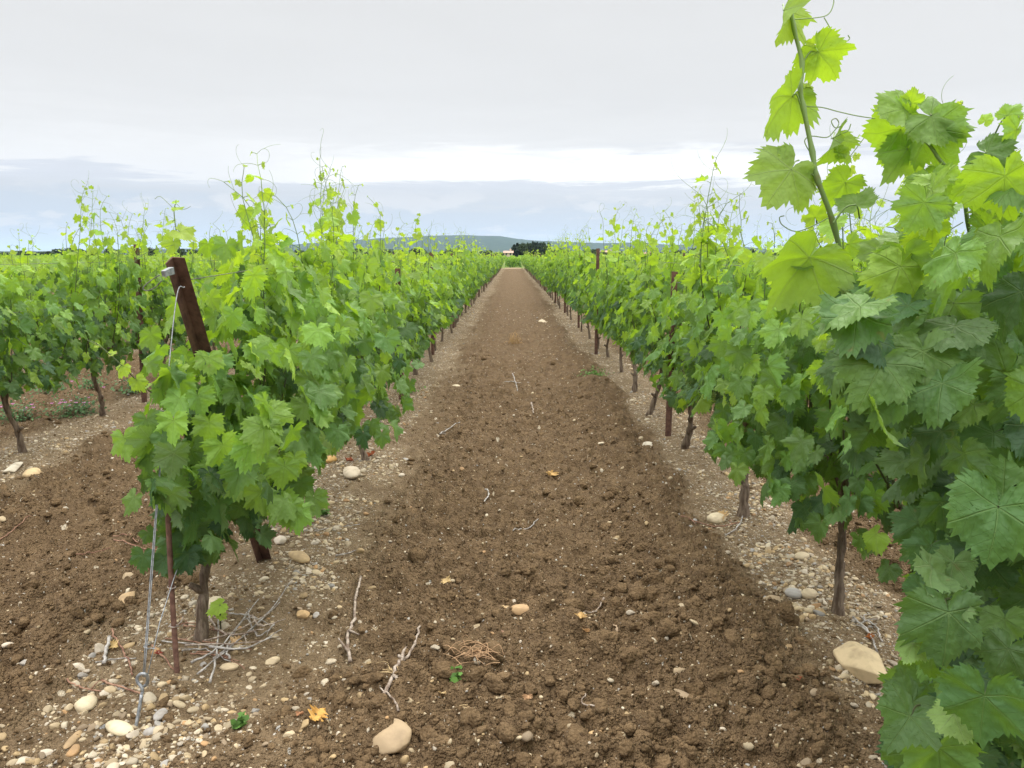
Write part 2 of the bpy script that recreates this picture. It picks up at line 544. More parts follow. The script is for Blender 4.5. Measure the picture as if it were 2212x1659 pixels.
M = dict(
    leaf=mat_leaf(), shoot=mat_shoot(), stone=mat_stone(), soil=mat_soil(), clod=mat_clod(),
    bark=mat_simple("vine_bark", (0.085, 0.058, 0.040), (0.235, 0.180, 0.130), 16.0, 0.9, 0.15, 0.9, 0.012, (3.0, 3.0, 0.35)),
    rust=mat_simple("rusty_steel", (0.075, 0.038, 0.026), (0.150, 0.078, 0.052), 26.0, 0.75, 0.35, 0.25, 0.002, metal=0.15),
    stake=mat_simple("rusty_stake", (0.105, 0.055, 0.040), (0.19, 0.105, 0.075), 40.0, 0.85, 0.2, 0.4, 0.002),
    galv=mat_simple("galvanised_wire", (0.20, 0.21, 0.215), (0.36, 0.37, 0.375), 60.0, 0.45, 0.5, 0.1, 0.001, metal=0.55),
    oldwire=mat_simple("dull_wire", (0.10, 0.09, 0.08), (0.20, 0.19, 0.17), 60.0, 0.55, 0.5, 0.1, 0.001, metal=0.5),
    tie=mat_simple("tie_wire", (0.25, 0.20, 0.16), (0.42, 0.36, 0.31), 60.0, 0.6, 0.3, 0.1, 0.001),
    twig=mat_simple("dry_twig", (0.15, 0.105, 0.075), (0.42, 0.35, 0.28), 30.0, 0.85, 0.2, 0.6, 0.003, (1, 1, 1)),
    greytwig=mat_simple("grey_twig", (0.17, 0.145, 0.12), (0.46, 0.43, 0.39), 30.0, 0.85, 0.2, 0.6, 0.003),
    redtwig=mat_simple("reddish_twig", (0.16, 0.075, 0.050), (0.34, 0.20, 0.13), 30.0, 0.8, 0.2, 0.5, 0.003),
    dryleaf=mat_tint("dry_leaf", 0.75, 0.5, 60.0, 0.25),
    straw=mat_tint("straw", 0.8, 0.4, 30.0, 0.15),
    cluster=mat_tint("unripe_grapes", 0.55, 0.3, 80.0, 0.0, 0.4),
    weed=mat_tint("weed_foliage", 0.6, 0.4, 30.0, 0.3),
    petal=mat_tint("pink_petal", 0.6, 0.2, 60.0, 0.3),
    tree=mat_tint("tree_foliage", 0.8, 0.5, 0.6, 0.15),
    trunk=mat_simple("tree_bark", (0.06, 0.045, 0.035), (0.13, 0.10, 0.08), 2.0, 0.9, 0.1),
    wall=mat_simple("rendered_wall", (0.50, 0.40, 0.31), (0.60, 0.50, 0.40), 0.6, 0.9, 0.1, 0.1),
    roof=mat_simple("terracotta_roof", (0.36, 0.22, 0.16), (0.48, 0.32, 0.25), 1.5, 0.9, 0.1, 0.3, 0.05, (1, 6, 1)),
    glass=mat_simple("dark_window", (0.04, 0.045, 0.05), (0.07, 0.08, 0.09), 1.0, 0.25, 0.5),
    hill=mat_simple("wooded_hill", (0.014, 0.034, 0.026), (0.032, 0.058, 0.034), 0.02, 0.95, 0.05, 0.0, 0.0, detail=8.0),
    track=mat_simple("pale_track", (0.26, 0.18, 0.11), (0.40, 0.30, 0.20), 1.0, 0.95, 0.1, 0.4, 0.02),
)

# ------------------------------------------------------------------ ground
ROW_L, PITCH_ROW, ROW_END = -1.166, 2.5, 88.0


def row_u(x):
    u = x - ROW_L
    return u - PITCH_ROW * np.round(u / PITCH_ROW)


def masks(x, y):
    """(tilled, gravel, dry) at a ground point"""
    u_ = row_u(x); au = np.abs(u_)
    au = au * np.where((u_ < 0) & (x > 0) & (x < 2), 1.15 + .9 * fbm(x * 0 + 3, y * .9, 17, 3), 1.0)       # the plough came closer on the right of the aisle
    wob = (fbm(x * 1.9, y * 1.1, 5, 3) - 0.5) + .9 * (fbm(x * 6, y * 6, 6, 4) - .5)
    inside = sst(y, 2.0, 2.7)
    anchor = .55 * np.exp(-(((x + 1.15) / 0.36) ** 2 + ((y - 2.30) / 0.26) ** 2))
    gr = (1 - sst(au + wob * 0.30, 0.20, 0.42)) * np.maximum(inside, 0.0)
    gr = np.clip(np.maximum(gr * sst(fbm(x * 2.2, y * 2.2, 71, 3), 0.22, 0.52), anchor), 0, 1)
    dry = 1 - sst(au + wob * 0.45, 0.24, 0.56)
    # the strip left of the aisle is paler and smoother than the one on the right
    left = np.exp(-((x + 0.80) / 0.22) ** 2) * (1 - sst(y, 6, 13))
    dry = np.clip(np.maximum(dry * np.maximum(inside, 0.5), left * 0.5), 0, 1)
    T = sst(au + wob * 0.30, 0.26, 0.52)
    T = np.clip(T * (1 - 0.55 * left), 0, 1)
    T = np.maximum(T, 0.6 * (1 - inside)) * (1 - 0.8 * anchor)
    field = 1 - sst(y, 88, 92)
    return T * field, gr * field, dry * field


def height(x, y, detail=True):
    x = np.asarray(x, dtype=np.float64); y = np.asarray(y, dtype=np.float64)
    x, y = np.broadcast_arrays(x, y)
    u = row_u(x); au = np.abs(u)
    T, gr, dry = masks(x, y)
    near = 1 - sst(np.hypot(x, y), 25, 60)
    z = 0.055 * np.exp(-(u / 0.36) ** 2) * sst(y, 1.9, 3.2)
    z = z + near * (0.045 * (fbm(x * 0.9, y * 0.9, 11) - 0.5) + 0.03 * (fbm(x * 3.1, y * 3.1, 12) - 0.5) * T)
    ridge = np.exp(-((x - 0.86 - 0.10 * (fbm(y * 0.8, y * 0 + 3, 4, 2) - 0.5)) / 0.13) ** 2) * (0.3 + fbm(x * 0, y * 1.3, 8, 3))
    z = z + near * 0.050 * ridge * sst(y, 2.0, 3.0)
    z = z + near * T * .012 * np.sin(x * 2 * math.pi / .31 + 1.6 * fbm(x * .5, y * .7, 91, 2) * 3) * fbm(x * 1.2, y * .8, 92, 2)
    ridge2 = np.exp(-((x + 0.42) / 0.16) ** 2) * fbm(x * 0, y * 1.5, 9, 3)
    z = z + near * 0.035 * ridge2
    if detail:
        D = np.hypot(x, y)
        wx = x + 0.07 * (fbm(x * 13, y * 13, 31, 4) - 0.5); wy = y + 0.07 * (fbm(x * 13, y * 13, 32, 4) - 0.5)
        for c, sd, p, a, far in ((0.30, 50, 0.35, 0.13, 60), (0.15, 100, 0.5, 0.30, 60), (0.085, 200, 0.7, 0.46, 60), (0.042, 300, 0.85, 0.58, 26), (0.022, 400, 0.9, 0.62, 8), (0.012, 500, 0.85, 0.55, 4.6)):
            fade = 1 - sst(D, far * 0.75, far * 1.35)
            if fade.max() > 0:
                amt = (0.22 + 0.78 * T) if c < 0.05 else (0.08 + 0.92 * T)
                z = z + domes(wx, wy, c, sd, p) * a * fade * amt
    return z


pys = np.concatenate([np.arange(1790, 950, -2.2), np.arange(950, 562, -1.1)])
dist = []
for p in pys:
    r = ray(CX, p); dist.append(r[1] * (-CAM_H / r[2]))
dist = np.array(dist)
dist = dist[dist < 70]
ys = np.concatenate([[-60, -30, -14, -7, -3.5, -1.5, -0.4, 0.4, 0.8, 1.1, 1.35, 1.5], dist[dist > 1.56], [75, 80, 84, 87, 88, 89, 90, 91, 92, 95, 100, 120, 150, 200, 300, 450, 700, 1100, 1800, 3000, 5000, 9000, 16000, 30000]])
core = np.arange(-0.74, 0.7401, 2.3 / F_PX)
side = np.array([0.78, 0.85, 0.95, 1.1, 1.4, 1.9, 2.8, 4.5, 8, 14])
ts = np.concatenate([-side[::-1], core, side])
wd = np.maximum.reduce([ys * 0.9875 + 0.238, np.full_like(ys, 1.4), -ys])
GX = ts[None, :] * wd[:, None]; GY = np.broadcast_to(ys[:, None], GX.shape)
GZ = height(GX, GY)
T_, G_, D_ = masks(GX, GY)
FAR_ = sst(GY, 88, 93)
V = np.stack([GX, GY, GZ], -1).reshape(-1, 3)
nr, nc = GX.shape
i = (np.arange(nr - 1)[:, None] * nc + np.arange(nc - 1)[None]).ravel()
Q = np.stack([i, i + 1, i + nc + 1, i + nc], -1)
me = make_mesh("ground", V, Q, M['soil'], {'soil': np.stack([G_.ravel(), D_.ravel(), FAR_.ravel()], -1)})
link("ground", me, label="brown tilled vineyard soil with pale gravel strips under the vine rows", kind="structure")


def gz(x, y):
    return float(height(np.array([x]), np.array([y]))[0])


# the pale farm track that crosses the far end of the rows
tx = np.linspace(-120, 120, 40)
e0 = 89.6 + 0.4 * np.sin(tx * 0.1); e1 = 94.4 + 0.5 * np.sin(tx * 0.13 + 1)
V = np.concatenate([np.stack([tx, e0, np.full(40, 0.02)], -1), np.stack([tx, e1, np.full(40, 0.02)], -1)])
i = np.arange(39)
link("path", make_mesh("path", V, np.stack([i, i + 1, i + 41, i + 40], -1), M['track']), label="pale dirt track crossing at the far end of the aisle", kind="structure")

# wooded hills on the horizon: height profile read off the photograph
hx = np.array([-9000, -5200, -3200, -2280, -1500, -900, -500, -250, 0, 120, 300, 600, 1000, 1500, 2000, 2600, 3200, 5000, 9000.0])
hp = np.array([-300, 0, 420, 660, 1000, 1220, 1400, 1620, 1780, 1880, 1960, 2100, 2280, 2570, 2750, 2950, 3200, 3640, 4200.0])
hh = np.array([889, 898, 893, 889, 876, 862, 850, 840, 843, 859, 864, 866, 870, 879, 893, 900, 903, 904, 905.0]) - 2
HD = 5200.0
az = np.linspace(-600, 4300, 330)
Hs = np.interp(az, hp, (906.5 - hh) / 2886.0) * HD + CAM_H
rngh = np.random.default_rng(3)
dep = np.array([-1500, -1150, -800, -520, -300, -120, 0, 200, 600, 1400.0])
prof = np.array([-0.02, 0.22, 0.50, 0.72, 0.88, 0.975, 1.0, 0.97, 0.75, 0.0])
HXs = (az[None, :] - 1824) / 2886.0 * HD * (1 + 0 * dep[:, None])
HYs = HD + dep[:, None] + 0 * HXs
bumpn = (fbm(HXs / 260, HYs / 260, 77, 4) - 0.5) * 26 + (vnoise(HXs / 22, HYs / 22, 78) - 0.5) * 5
HZs = Hs[None, :] * prof[:, None] + bumpn * np.where(prof[:, None] > 0.01, 1, 0) * np.clip(1 - np.abs(dep[:, None]) / 2000, 0, 1) * np.where(dep[:, None] == 0, 0.16, 0.8) - 0.5
V = np.stack([HXs, HYs, HZs], -1).reshape(-1, 3)
nr, nc = HXs.shape
i = (np.arange(nr - 1)[:, None] * nc + np.arange(nc - 1)[None]).ravel()
link("hills", make_mesh("hills", V, np.stack([i, i + 1, i + nc + 1, i + nc], -1), M['hill']), label="low blue grey wooded hills along the horizon", kind="structure")

# ------------------------------------------------------------------ vine leaves
_ctrl_a = np.array([0, 10, 20, 29, 38, 48, 55, 64, 74, 84, 95, 106, 118, 130, 143, 155, 166, 174.0])
_ctrl_r = np.array([1.04, .94, .83, .75, .77, .85, .90, .82, .72, .68, .71, .74, .70, .64, .58, .49, .35, .16])


def leaf_template(nteeth, rings=(), tooth=0.085, seed=0, jit=0.0):
    """(ab (n,2), faces): a toothed five-lobed vine leaf, petiole at the origin, tip at +a"""
    k = nteeth; rg_ = np.random.default_rng(seed)
    ra = [_ctrl_r * (1 + jit * rg_.normal(size=len(_ctrl_r)) * .6) for q in (0, 1)]
    depth = 1 + jit * rg_.normal(0, 1.6)
    rr = lambda an: np.where(an < 0, np.interp(np.abs(an), _ctrl_a, ra[0]), np.interp(np.abs(an), _ctrl_a, ra[1])) ** max(.6, depth)
    an = np.linspace(-174, 174, k + 1)
    an[1:-1] += rg_.normal(0, jit * 14.0 * 30 / k, k - 1)
    at_ = an[1:] * .42 + an[:-1] * .58
    at_ = np.where(at_ < 0, an[1:] * .58 + an[:-1] * .42, at_)
    rn = rr(an) * (1 - tooth * 0.55)
    rt_ = rr(at_) * (1 + tooth * (0.65 + 0.35 * np.sin(np.arange(k) * 2.4) + jit * 5 * rg_.normal(size=k)))
    pn = np.stack([rn * np.cos(np.radians(an)), rn * np.sin(np.radians(an))], -1)
    at2 = at_ * 0.975
    pt = np.stack([rt_ * np.cos(np.radians(at2)), rt_ * np.sin(np.radians(at2))], -1)
    j = np.arange(k)
    if len(rings):
        m = k + 1
        ab = np.concatenate([[[0, 0]]] + [pn * r for r in rings] + [pn, pt])
        R0 = lambda q: 1 + q * m + j
        F = [np.stack([0 * j, R0(0), R0(0) + 1], -1)]
        for q in range(len(rings) - 1):
            F += [np.stack([R0(q), R0(q + 1), R0(q + 1) + 1], -1), np.stack([R0(q), R0(q + 1) + 1, R0(q) + 1], -1)]
        q = len(rings) - 1; I = R0(q); N = R0(q + 1); Tt = 1 + (q + 2) * m + j
        F += [np.stack([I, N, Tt], -1), np.stack([I, Tt, I + 1], -1), np.stack([I + 1, Tt, N + 1], -1)]
        F = np.concatenate(F)
    else:
        out = np.empty((2 * k + 1, 2)); out[0::2] = pn; out[1::2] = pt
        ab = np.concatenate([[[0, 0]], out])
        j = 1 + np.arange(2 * k)
        F = np.stack([np.zeros(2 * k, int), j, j + 1], -1)
    return ab, F.astype(np.int32)


LEAF = {'hero': [leaf_template(38, (.22, .42, .62, .82), .105, q, .075) for q in range(7)], 'hi': [leaf_template(26, (.55,), .15, 10 + q, .065) for q in range(4)],
        'mid': [leaf_template(11, (), 0.17, 20 + q, .06) for q in range(3)], 'far': [leaf_template(4, (), 0.06, 30 + q, .05) for q in range(2)]}


def leaves_geo(L, lod, rng):
    """L: dict of arrays pos, n, t, s, tone -> V, F, leaf attribute; the leaves share out the outlines of their kind"""
    T_ = LEAF[lod]; pick = rng.integers(0, len(T_), len(L['s'])); outs = []
    for q, tpl in enumerate(T_):
        if (pick == q).any():
            outs.append(_leaves_geo({k: v[pick == q] for k, v in L.items()}, tpl, rng, lod))
    V, F = merge([(o[0], o[1]) for o in outs])
    return V, F, np.concatenate([o[2] for o in outs])


def _leaves_geo(L, tpl, rng, lod):
    ab, F = tpl
    n = len(L['s'])
    N = nrm(L['n']); T = L['t'] - N * np.sum(L['t'] * N, -1, keepdims=True); T = nrm(T)
    S = np.cross(N, T)
    a = ab[None, :, 0] * np.ones((n, 1)); b = ab[None, :, 1] * rng.uniform(0.88, 1.12, (n, 1))
    r2 = a * a + b * b; th = np.arctan2(b, a)
    fold = rng.normal(0.10, 0.24, (n, 1)); droop = rng.uniform(-.05, 0.45, (n, 1)); cup = rng.normal(-0.14, 0.22, (n, 1))
    if 'fold' in L:
        fold = np.where(np.isnan(L['fold'][:, None]), fold, L['fold'][:, None])
    rip = rng.uniform(0.03, 0.12, (n, 1)); ph = rng.uniform(0, 6.28, (n, 1)); kk = rng.integers(3, 7, (n, 1))
    z = fold * np.abs(b) - droop * a * np.abs(a) + cup * b * b + rip * np.sin(kk * th + ph) * r2 + rng.normal(0, .10, (n, 1)) * a * b
    if lod == 'hero':
        z = z + rng.normal(0, .22, (n, 1)) * np.clip(b, 0, None) ** 2 + rng.normal(0, .22, (n, 1)) * np.clip(-b, 0, None) ** 2 - rng.uniform(0, .5, (n, 1)) * np.clip(a - .45, 0, None) ** 2
        z = z + .030 * np.sin(9 * a + 5 * ph) * np.cos(8 * b + ph) * (r2 > .02)
    z = z + 0.085 * np.cos(6.4 * np.abs(th)) * np.sqrt(r2) * (r2 > 0)
    z = z + rng.uniform(.0, .05, (n, 1)) * np.sin(a * 7 + ph) * np.sin(b * 6 + 2 * ph)
    s = L['s'][:, None, None]
    V = L['pos'][:, None] + s * (a[..., None] * T[:, None] + b[..., None] * S[:, None] + z[..., None] * N[:, None])
    m = ab.shape[0]
    Fs = (F[None] + (np.arange(n) * m)[:, None, None]).reshape(-1, 3)
    A = np.empty((n, m, 4))
    A[..., 0] = (ab[None, :, 0] + 2) / 4; A[..., 1] = (ab[None, :, 1] + 2) / 4
    A[..., 2] = np.clip(L['tone'], 0, 1)[:, None]; A[..., 3] = rng.uniform(0, 1, (n, 1))
    return V.reshape(-1, 3), Fs, A.reshape(-1, 4)


class Leaves:
    def __init__(self):
        self.pos, self.n, self.t, self.s, self.tone, self.fold = [], [], [], [], [], []
    def add(self, p, n, t, s, tone, fold=float('nan')):
        self.pos.append(p); self.n.append(n); self.t.append(t); self.s.append(s); self.tone.append(tone); self.fold.append(fold)
    def arrays(self):
        return dict(pos=np.array(self.pos).reshape(-1, 3), n=np.array(self.n).reshape(-1, 3), t=np.array(self.t).reshape(-1, 3),
                    s=np.array(self.s), tone=np.array(self.tone), fold=np.array(self.fold))
    def filter(self, fn):
        keep = [bool(fn(p, s)) for p, s in zip(self.pos, self.s)]
        for k in ('pos', 'n', 't', 's', 'tone', 'fold'):
            setattr(self, k, [v for v, q in zip(getattr(self, k), keep) if q])


def tendril(p, d, rng, L=0.16, r=0.0011):
    """a thin stalk that bends over and coils at its end"""
    d = d / np.linalg.norm(d)
    up_ = np.array([0, 0, 1.0]); sd = np.cross(d, up_); sd = sd / max(np.linalg.norm(sd), 1e-6)
    P = [p]; ang = rng.uniform(-0.2, 0.5); k = rng.choice([-1, 1]) * rng.uniform(0.05, 0.16); curl = rng.uniform(0, 0.07)
    q = np.array(p, dtype=float); st = L / 12
    for j in range(16 if curl > 0.045 else 12):
        ang += k + (curl * j * 0.35 if j > 7 else 0) * np.sign(k)
        q = q + st * (d * math.cos(ang) + up_ * math.sin(ang) + sd * 0.3 * math.sin(j * 0.5))
        P.append(q.copy())
    parts = [tube(np.array(P), np.linspace(r, r * 0.5, len(P)), 4, False)]
    if rng.random() < 0.6:                                        # fork
        q = np.array(P[5]); d2 = d * 0.8 + sd * rng.choice([-.7, .7]) + up_ * rng.uniform(-.4, .3); P2 = [q.copy()]
        for j in range(8):
            q = q + st * (d2 + up_ * (-0.08 * j)); P2.append(q.copy())
        parts.append(tube(np.array(P2), np.linspace(r * 0.8, r * 0.45, len(P2)), 3, False))
    return merge(parts)


def cluster_geo(p, rng, L=0.11, wdt=0.035, n=70, sub=1):
    V0, F0 = (np.array([[1, 0, 0], [-1, 0, 0], [0, 1, 0], [0, -1, 0], [0, 0, 1], [0, 0, -1.0]]),
              np.array([[0, 2, 4], [2, 1, 4], [1, 3, 4], [3, 0, 4], [2, 0, 5], [1, 2, 5], [3, 1, 5], [0, 3, 5]]))
    u = rng.uniform(0, 1, n) ** 0.8; a = rng.uniform(0, 6.28, n); rr = wdt * (1 - 0.75 * u) * np.sqrt(rng.uniform(0.25, 1, n))
    C = np.stack([rr * np.cos(a), rr * np.sin(a), -L * u], -1) + p
    R = rng.uniform(0.0026, 0.0042, n)
    V = (C[:, None] + R[:, None, None] * V0[None]).reshape(-1, 3)
    F = (F0[None] + 6 * np.arange(n)[:, None, None]).reshape(-1, 3)
    st = tube(np.array([p + [0, 0, 0.05], p, p - [0, 0, L * 0.9]]), [0.0018, 0.0018, 0.001], 4, False)
    return merge([(V, F), st])


def trunk_geo(rng, sides=10, arms=True, hgt=0.56, lean=None, arm=1.0):
    lx, ly = (rng.normal(0, 0.035), rng.normal(0, 0.07)) if lean is None else lean
    P = [np.array([-lx * 1.3, -ly * 1.4, -0.12]), np.array([-lx, -ly, 0.0]), np.array([-lx * 0.4 + rng.normal(0, .012), -ly * 0.8 + rng.normal(0, .02), hgt * 0.32]),
         np.array([rng.normal(0, .012), rng.normal(0, .02), hgt * 0.66]), np.array([0, 0, hgt])]
    P = smooth_path(P, 6)
    u = np.linspace(0, 1, len(P))
    R = 0.027 * (1.35 - 0.75 * np.minimum(u * 1.7, 1) + 0.35 * np.exp(-((u - 0.95) / 0.12) ** 2) + 0.25 * np.exp(-(u / 0.12) ** 2)) * rng.uniform(0.85, 1.2)
    parts = []
    V, F = tube(P, R, sides)
    if sides > 6:
        th = np.arctan2(V[:, 1], V[:, 0]); V = V + 0.0045 * np.stack([np.sin(V[:, 2] * 55 + th * 4), np.cos(V[:, 2] * 61 + th * 3), 0 * th], -1)
        V = V + rng.normal(0, 0.0016, V.shape)
    parts.append((V, F))
    if arms:
        for sg in (-1, 1):
            Q = smooth_path([P[-2], np.array([rng.normal(0, .01), sg * 0.10 * arm, hgt + 0.035]), np.array([rng.normal(0, .012), sg * 0.34 * arm, hgt + 0.05]), np.array([0, sg * rng.uniform(.5, .62) * arm, hgt + 0.05])], 5)
            V, F = tube(Q, np.linspace(0.021, 0.010, len(Q)), max(5, sides - 3))
            parts.append((V + rng.normal(0, 0.0012, V.shape), F))
        if rng.random() < 0.6:                                     # stub of an old cut
            q = P[len(P) // 2]; d = np.array([rng.choice([-1, 1]) * 0.6, rng.normal(0, .5), 0.5]); d /= np.linalg.norm(d)
            parts.append(tube([q, q + d * 0.04, q + d * 0.06], [0.016, 0.013, 0.010], 7))
    return merge(parts)


def gen_vine(seed, lod, n_shoots=12, dens=1.0, half=0.70, top=1.38, tall=0.40, tallmax=1.98, thick=0.30, skirt=50, low=0.46, lean=None, fill=170, smul=1.0, arm=1.0):
    rng = np.random.default_rng(seed)
    Lv = Leaves(); shoots = []; clusters = []
    hi = lod in ('hi', 'hero')
    for k in range(n_shoots):
        y0 = -half * 0.9 + 1.8 * half * (k + 0.5) / n_shoots + rng.normal(0, .03); x0 = rng.normal(0, .03); z0 = 0.58 + rng.normal(0, .03)
        Ht = rng.normal(top, 0.10); is_tall = rng.random() < tall
        if is_tall:
            Ht = rng.uniform(top + 0.15, tallmax)
        lx, ly = rng.normal(0, .10), rng.normal(0, .13); bl = rng.choice([-1, 1]) * rng.uniform(0.0, 0.14)
        st = 0.068 if hi else 0.085
        m = max(6, int((Ht - z0) / st)); u = np.linspace(0, 1, m + 1)
        wv = rng.uniform(0, 6.28, 2)
        P = np.stack([x0 + lx * u + bl * np.sin(np.pi * u * 0.8) + .012 * np.sin(u * 9 + wv[0]), y0 + ly * u + .015 * np.sin(u * 8 + wv[1]), z0 + (Ht - z0) * u], -1)
        P[:, :2] += (np.arange(m + 1) % 2)[:, None] * rng.normal(0, .0035, 2)[None]
        nod = np.clip((u - 0.86) / 0.14, 0, 1) ** 2
        P[:, 0] += nod * rng.normal(0, .05); P[:, 1] += nod * rng.normal(0, .05); P[:, 2] -= nod * rng.uniform(0, .03)
        parts = []
        if hi or (lod == 'mid' and is_tall):
            parts.append(tube(P, np.linspace(0.0046, 0.0014, m + 1) * (1 if hi else 1.15), 6 if hi else 4, False))
        phi0 = rng.choice([0, math.pi]) + rng.normal(0, .7)
        for j in range(1, m + 1):
            uu = u[j]; p = P[j]
            if rng.random() > dens:
                continue
            phi = phi0 + j * math.pi + rng.normal(0, .45)
            o = np.array([math.cos(phi), math.sin(phi) * 0.8, 0.0])
            left = (m - j)
            f = min(1.0, 0.24 + 0.20 * left) if is_tall else min(1.0, 0.42 + 0.2 * left)
            if is_tall and p[2] > top + 0.05:
                f *= rng.uniform(.70, 1.0)
            pl = (0.045 + 0.05 * (1 - uu) * rng.random()) * (0.4 + 0.6 * f)
            lp = p + o * pl + np.array([0, 0, 0.02 * f])
            s = rng.uniform(0.058, 0.084) * f * smul
            n = o * 0.85 + np.array([0, 0, 0.55]) + rng.normal(0, .38, 3)
            t = np.array([0, 0, -0.9]) + o * 0.55 + rng.normal(0, .35, 3)
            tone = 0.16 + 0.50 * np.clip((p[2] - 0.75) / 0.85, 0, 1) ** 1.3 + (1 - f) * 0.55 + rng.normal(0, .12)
            Lv.add(lp, n, t, s, tone)
            if hi:
                parts.append(tube([p, p + o * pl * .55 + np.array([0, 0, .018 * f]), lp], [.0016, .0013, .0012], 4, False))
            if (hi or (lod == 'mid' and is_tall)) and left < 7 and rng.random() < (0.6 if is_tall else 0.35):
                parts.append(tendril(p, -o + np.array([0, 0, .35]) + rng.normal(0, .3, 3), rng, rng.uniform(.09, .19), .0011 if hi else .0014))
            if hi and rng.random() < 0.22 and uu > .2:              # small side shoot leaves in the leaf axil
                Lv.add(p + o * 0.02 + np.array([0, 0, .03]), o + rng.normal(0, .5, 3), np.array([0, 0, .6]) + rng.normal(0, .5, 3), rng.uniform(.014, .034), rng.uniform(.6, .95))
        if parts:
            shoots.append(merge(parts))
        if hi and rng.random() < 0.5:
            clusters.append(cluster_geo(np.array([x0 + rng.choice([-1, 1]) * rng.uniform(.05, .14), y0 + rng.normal(0, .04), rng.uniform(.62, .74)]), rng, rng.uniform(.08, .13)))
    # the outer faces of the leaf wall
    nf = int(fill * dens)
    for k in range(nf):
        sd = rng.choice([-1, 1]); z = low + 0.02 + (top - low) * rng.beta(1.15, 1.25)
        prof = 0.65 + 0.5 * math.sin(math.pi * np.clip((z - low) / (top - low), 0, 1)) - 0.15 * (z < 0.7)
        x = sd * rng.uniform(0.07, thick) * prof
        p = np.array([x, rng.uniform(-half, half), z])
        n = np.array([sd * 0.95, rng.normal(0, .40), .42 + rng.normal(0, .32)]); t = np.array([sd * .30, rng.normal(0, .42), -.9])
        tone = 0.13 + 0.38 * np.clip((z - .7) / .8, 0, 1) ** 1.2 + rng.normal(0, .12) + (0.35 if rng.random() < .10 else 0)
        Lv.add(p, n, t, rng.uniform(.052, .086) * smul, tone)
    for k in range(int(skirt * dens)):
        p = np.array([np.clip(rng.normal(0, thick * .42), -.21, .21), rng.uniform(-half, half), low + rng.uniform(.0, .17)])
        sd = np.sign(p[0]) or 1
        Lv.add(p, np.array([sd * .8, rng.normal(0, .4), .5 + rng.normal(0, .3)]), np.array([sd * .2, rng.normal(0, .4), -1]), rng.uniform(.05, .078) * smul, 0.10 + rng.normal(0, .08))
    # short dark leaves inside, so that one does not see through the wall
    for k in range(int(70 * dens)):
        p = np.array([rng.normal(0, .05), rng.uniform(-half, half), rng.uniform(.58, top - .12)])
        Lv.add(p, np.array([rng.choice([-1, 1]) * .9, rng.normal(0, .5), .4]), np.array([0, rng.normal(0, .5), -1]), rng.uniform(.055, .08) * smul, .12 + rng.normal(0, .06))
    tr = trunk_geo(rng, 10 if hi else 6, True, 0.56, lean, arm)
    return dict(leaves=Lv, shoots=shoots, clusters=clusters, trunk=tr, rng=rng, lod=lod)


VINE_GROUP = "grapevines trained in rows"


def tint_attr(n, c):
    return {'tint': np.tile(np.array([*c, 1.0], dtype=np.float32), (n, 1))}


def put_vine(g, loc, label, rotz=0.0):
    """a vine with parts: trunk, each shoot, foliage, each grape cluster"""
    root = link("grapevine", None, loc=loc, label=label, cat="grapevine", group=VINE_GROUP, rotz=rotz)
    link("trunk", make_mesh("trunk", *g['trunk'], M['bark']), root)
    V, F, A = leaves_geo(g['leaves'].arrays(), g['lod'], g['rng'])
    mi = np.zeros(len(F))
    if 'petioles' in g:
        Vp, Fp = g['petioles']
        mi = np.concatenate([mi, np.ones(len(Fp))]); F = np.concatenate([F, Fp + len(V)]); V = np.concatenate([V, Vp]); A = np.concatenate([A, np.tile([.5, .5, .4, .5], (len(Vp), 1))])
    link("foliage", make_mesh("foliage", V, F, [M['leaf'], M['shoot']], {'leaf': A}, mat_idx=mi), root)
    if g['lod'] in ('hi', 'hero'):
        for sh in g['shoots']:
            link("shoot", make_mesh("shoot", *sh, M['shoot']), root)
    elif g['shoots']:
        link("cane", make_mesh("cane", *merge(g['shoots']), M['shoot']), root)
    for c in g['clusters']:
        link("grape_cluster", make_mesh("grape_cluster", *c, M['cluster'], tint_attr(len(c[0]), (0.20, 0.27, 0.06))), root)
    return root


rnd = random.Random(7)
ROWS = {'L1': ROW_L, 'R1': ROW_L + 2.5, 'L2': ROW_L - 2.5, 'R2': ROW_L + 5.0, 'L3': ROW_L - 5.0, 'R3': ROW_L + 7.5}
STEP = 1.35
first = {'L1': [3.02, 4.30, 5.74, 7.12, 8.42], 'R1': [1.78, 3.15, 4.50, 5.90, 7.25], 'L2': [4.45, 5.80, 7.10], 'R2': [5.6], 'L3': [9.6], 'R3': [9.6]}
count = {'L1': 64, 'R1': 64, 'L2': 62, 'R2': 61, 'L3': 24, 'R3': 24}
spots = {}
for k, f in first.items():
    y = list(f)
    while len(y) < count[k]:
        y.append(y[-1] + STEP + rnd.uniform(-.05, .05))
    spots[k] = y

ROWNAME = {'L1': "row left of the dirt aisle", 'R1': "row right of the dirt aisle", 'L2': "second row left of the aisle", 'R2': "second row right of the aisle",
           'L3': "third row left of the aisle", 'R3': "third row right of the aisle"}


def vine_label(row, k):
    if row == 'L1' and k == 0:
        return "leafy grapevine at the leaning steel end post, its lowest leaves hanging near the soil"
    if row == 'R1' and k == 0:
        return "nearest grapevine, cut by the right edge, with big dark leaves and one tall shoot"
    lim = 12 if row in ('L1', 'R1') else 6 if row in ('L2', 'R2') else 0
    if k < lim:
        start = {'L1': "from the leaning end post", 'R1': "from the camera", 'L2': "from the left edge", 'R2': "from the right edge"}[row]
        return f"{ORD[k]} grapevine {start} in the {ROWNAME[row]}"
    return f"distant grapevine in the long {ROWNAME[row]}" if lim else f"grapevine whose top shows in the {ROWNAME[row]}"


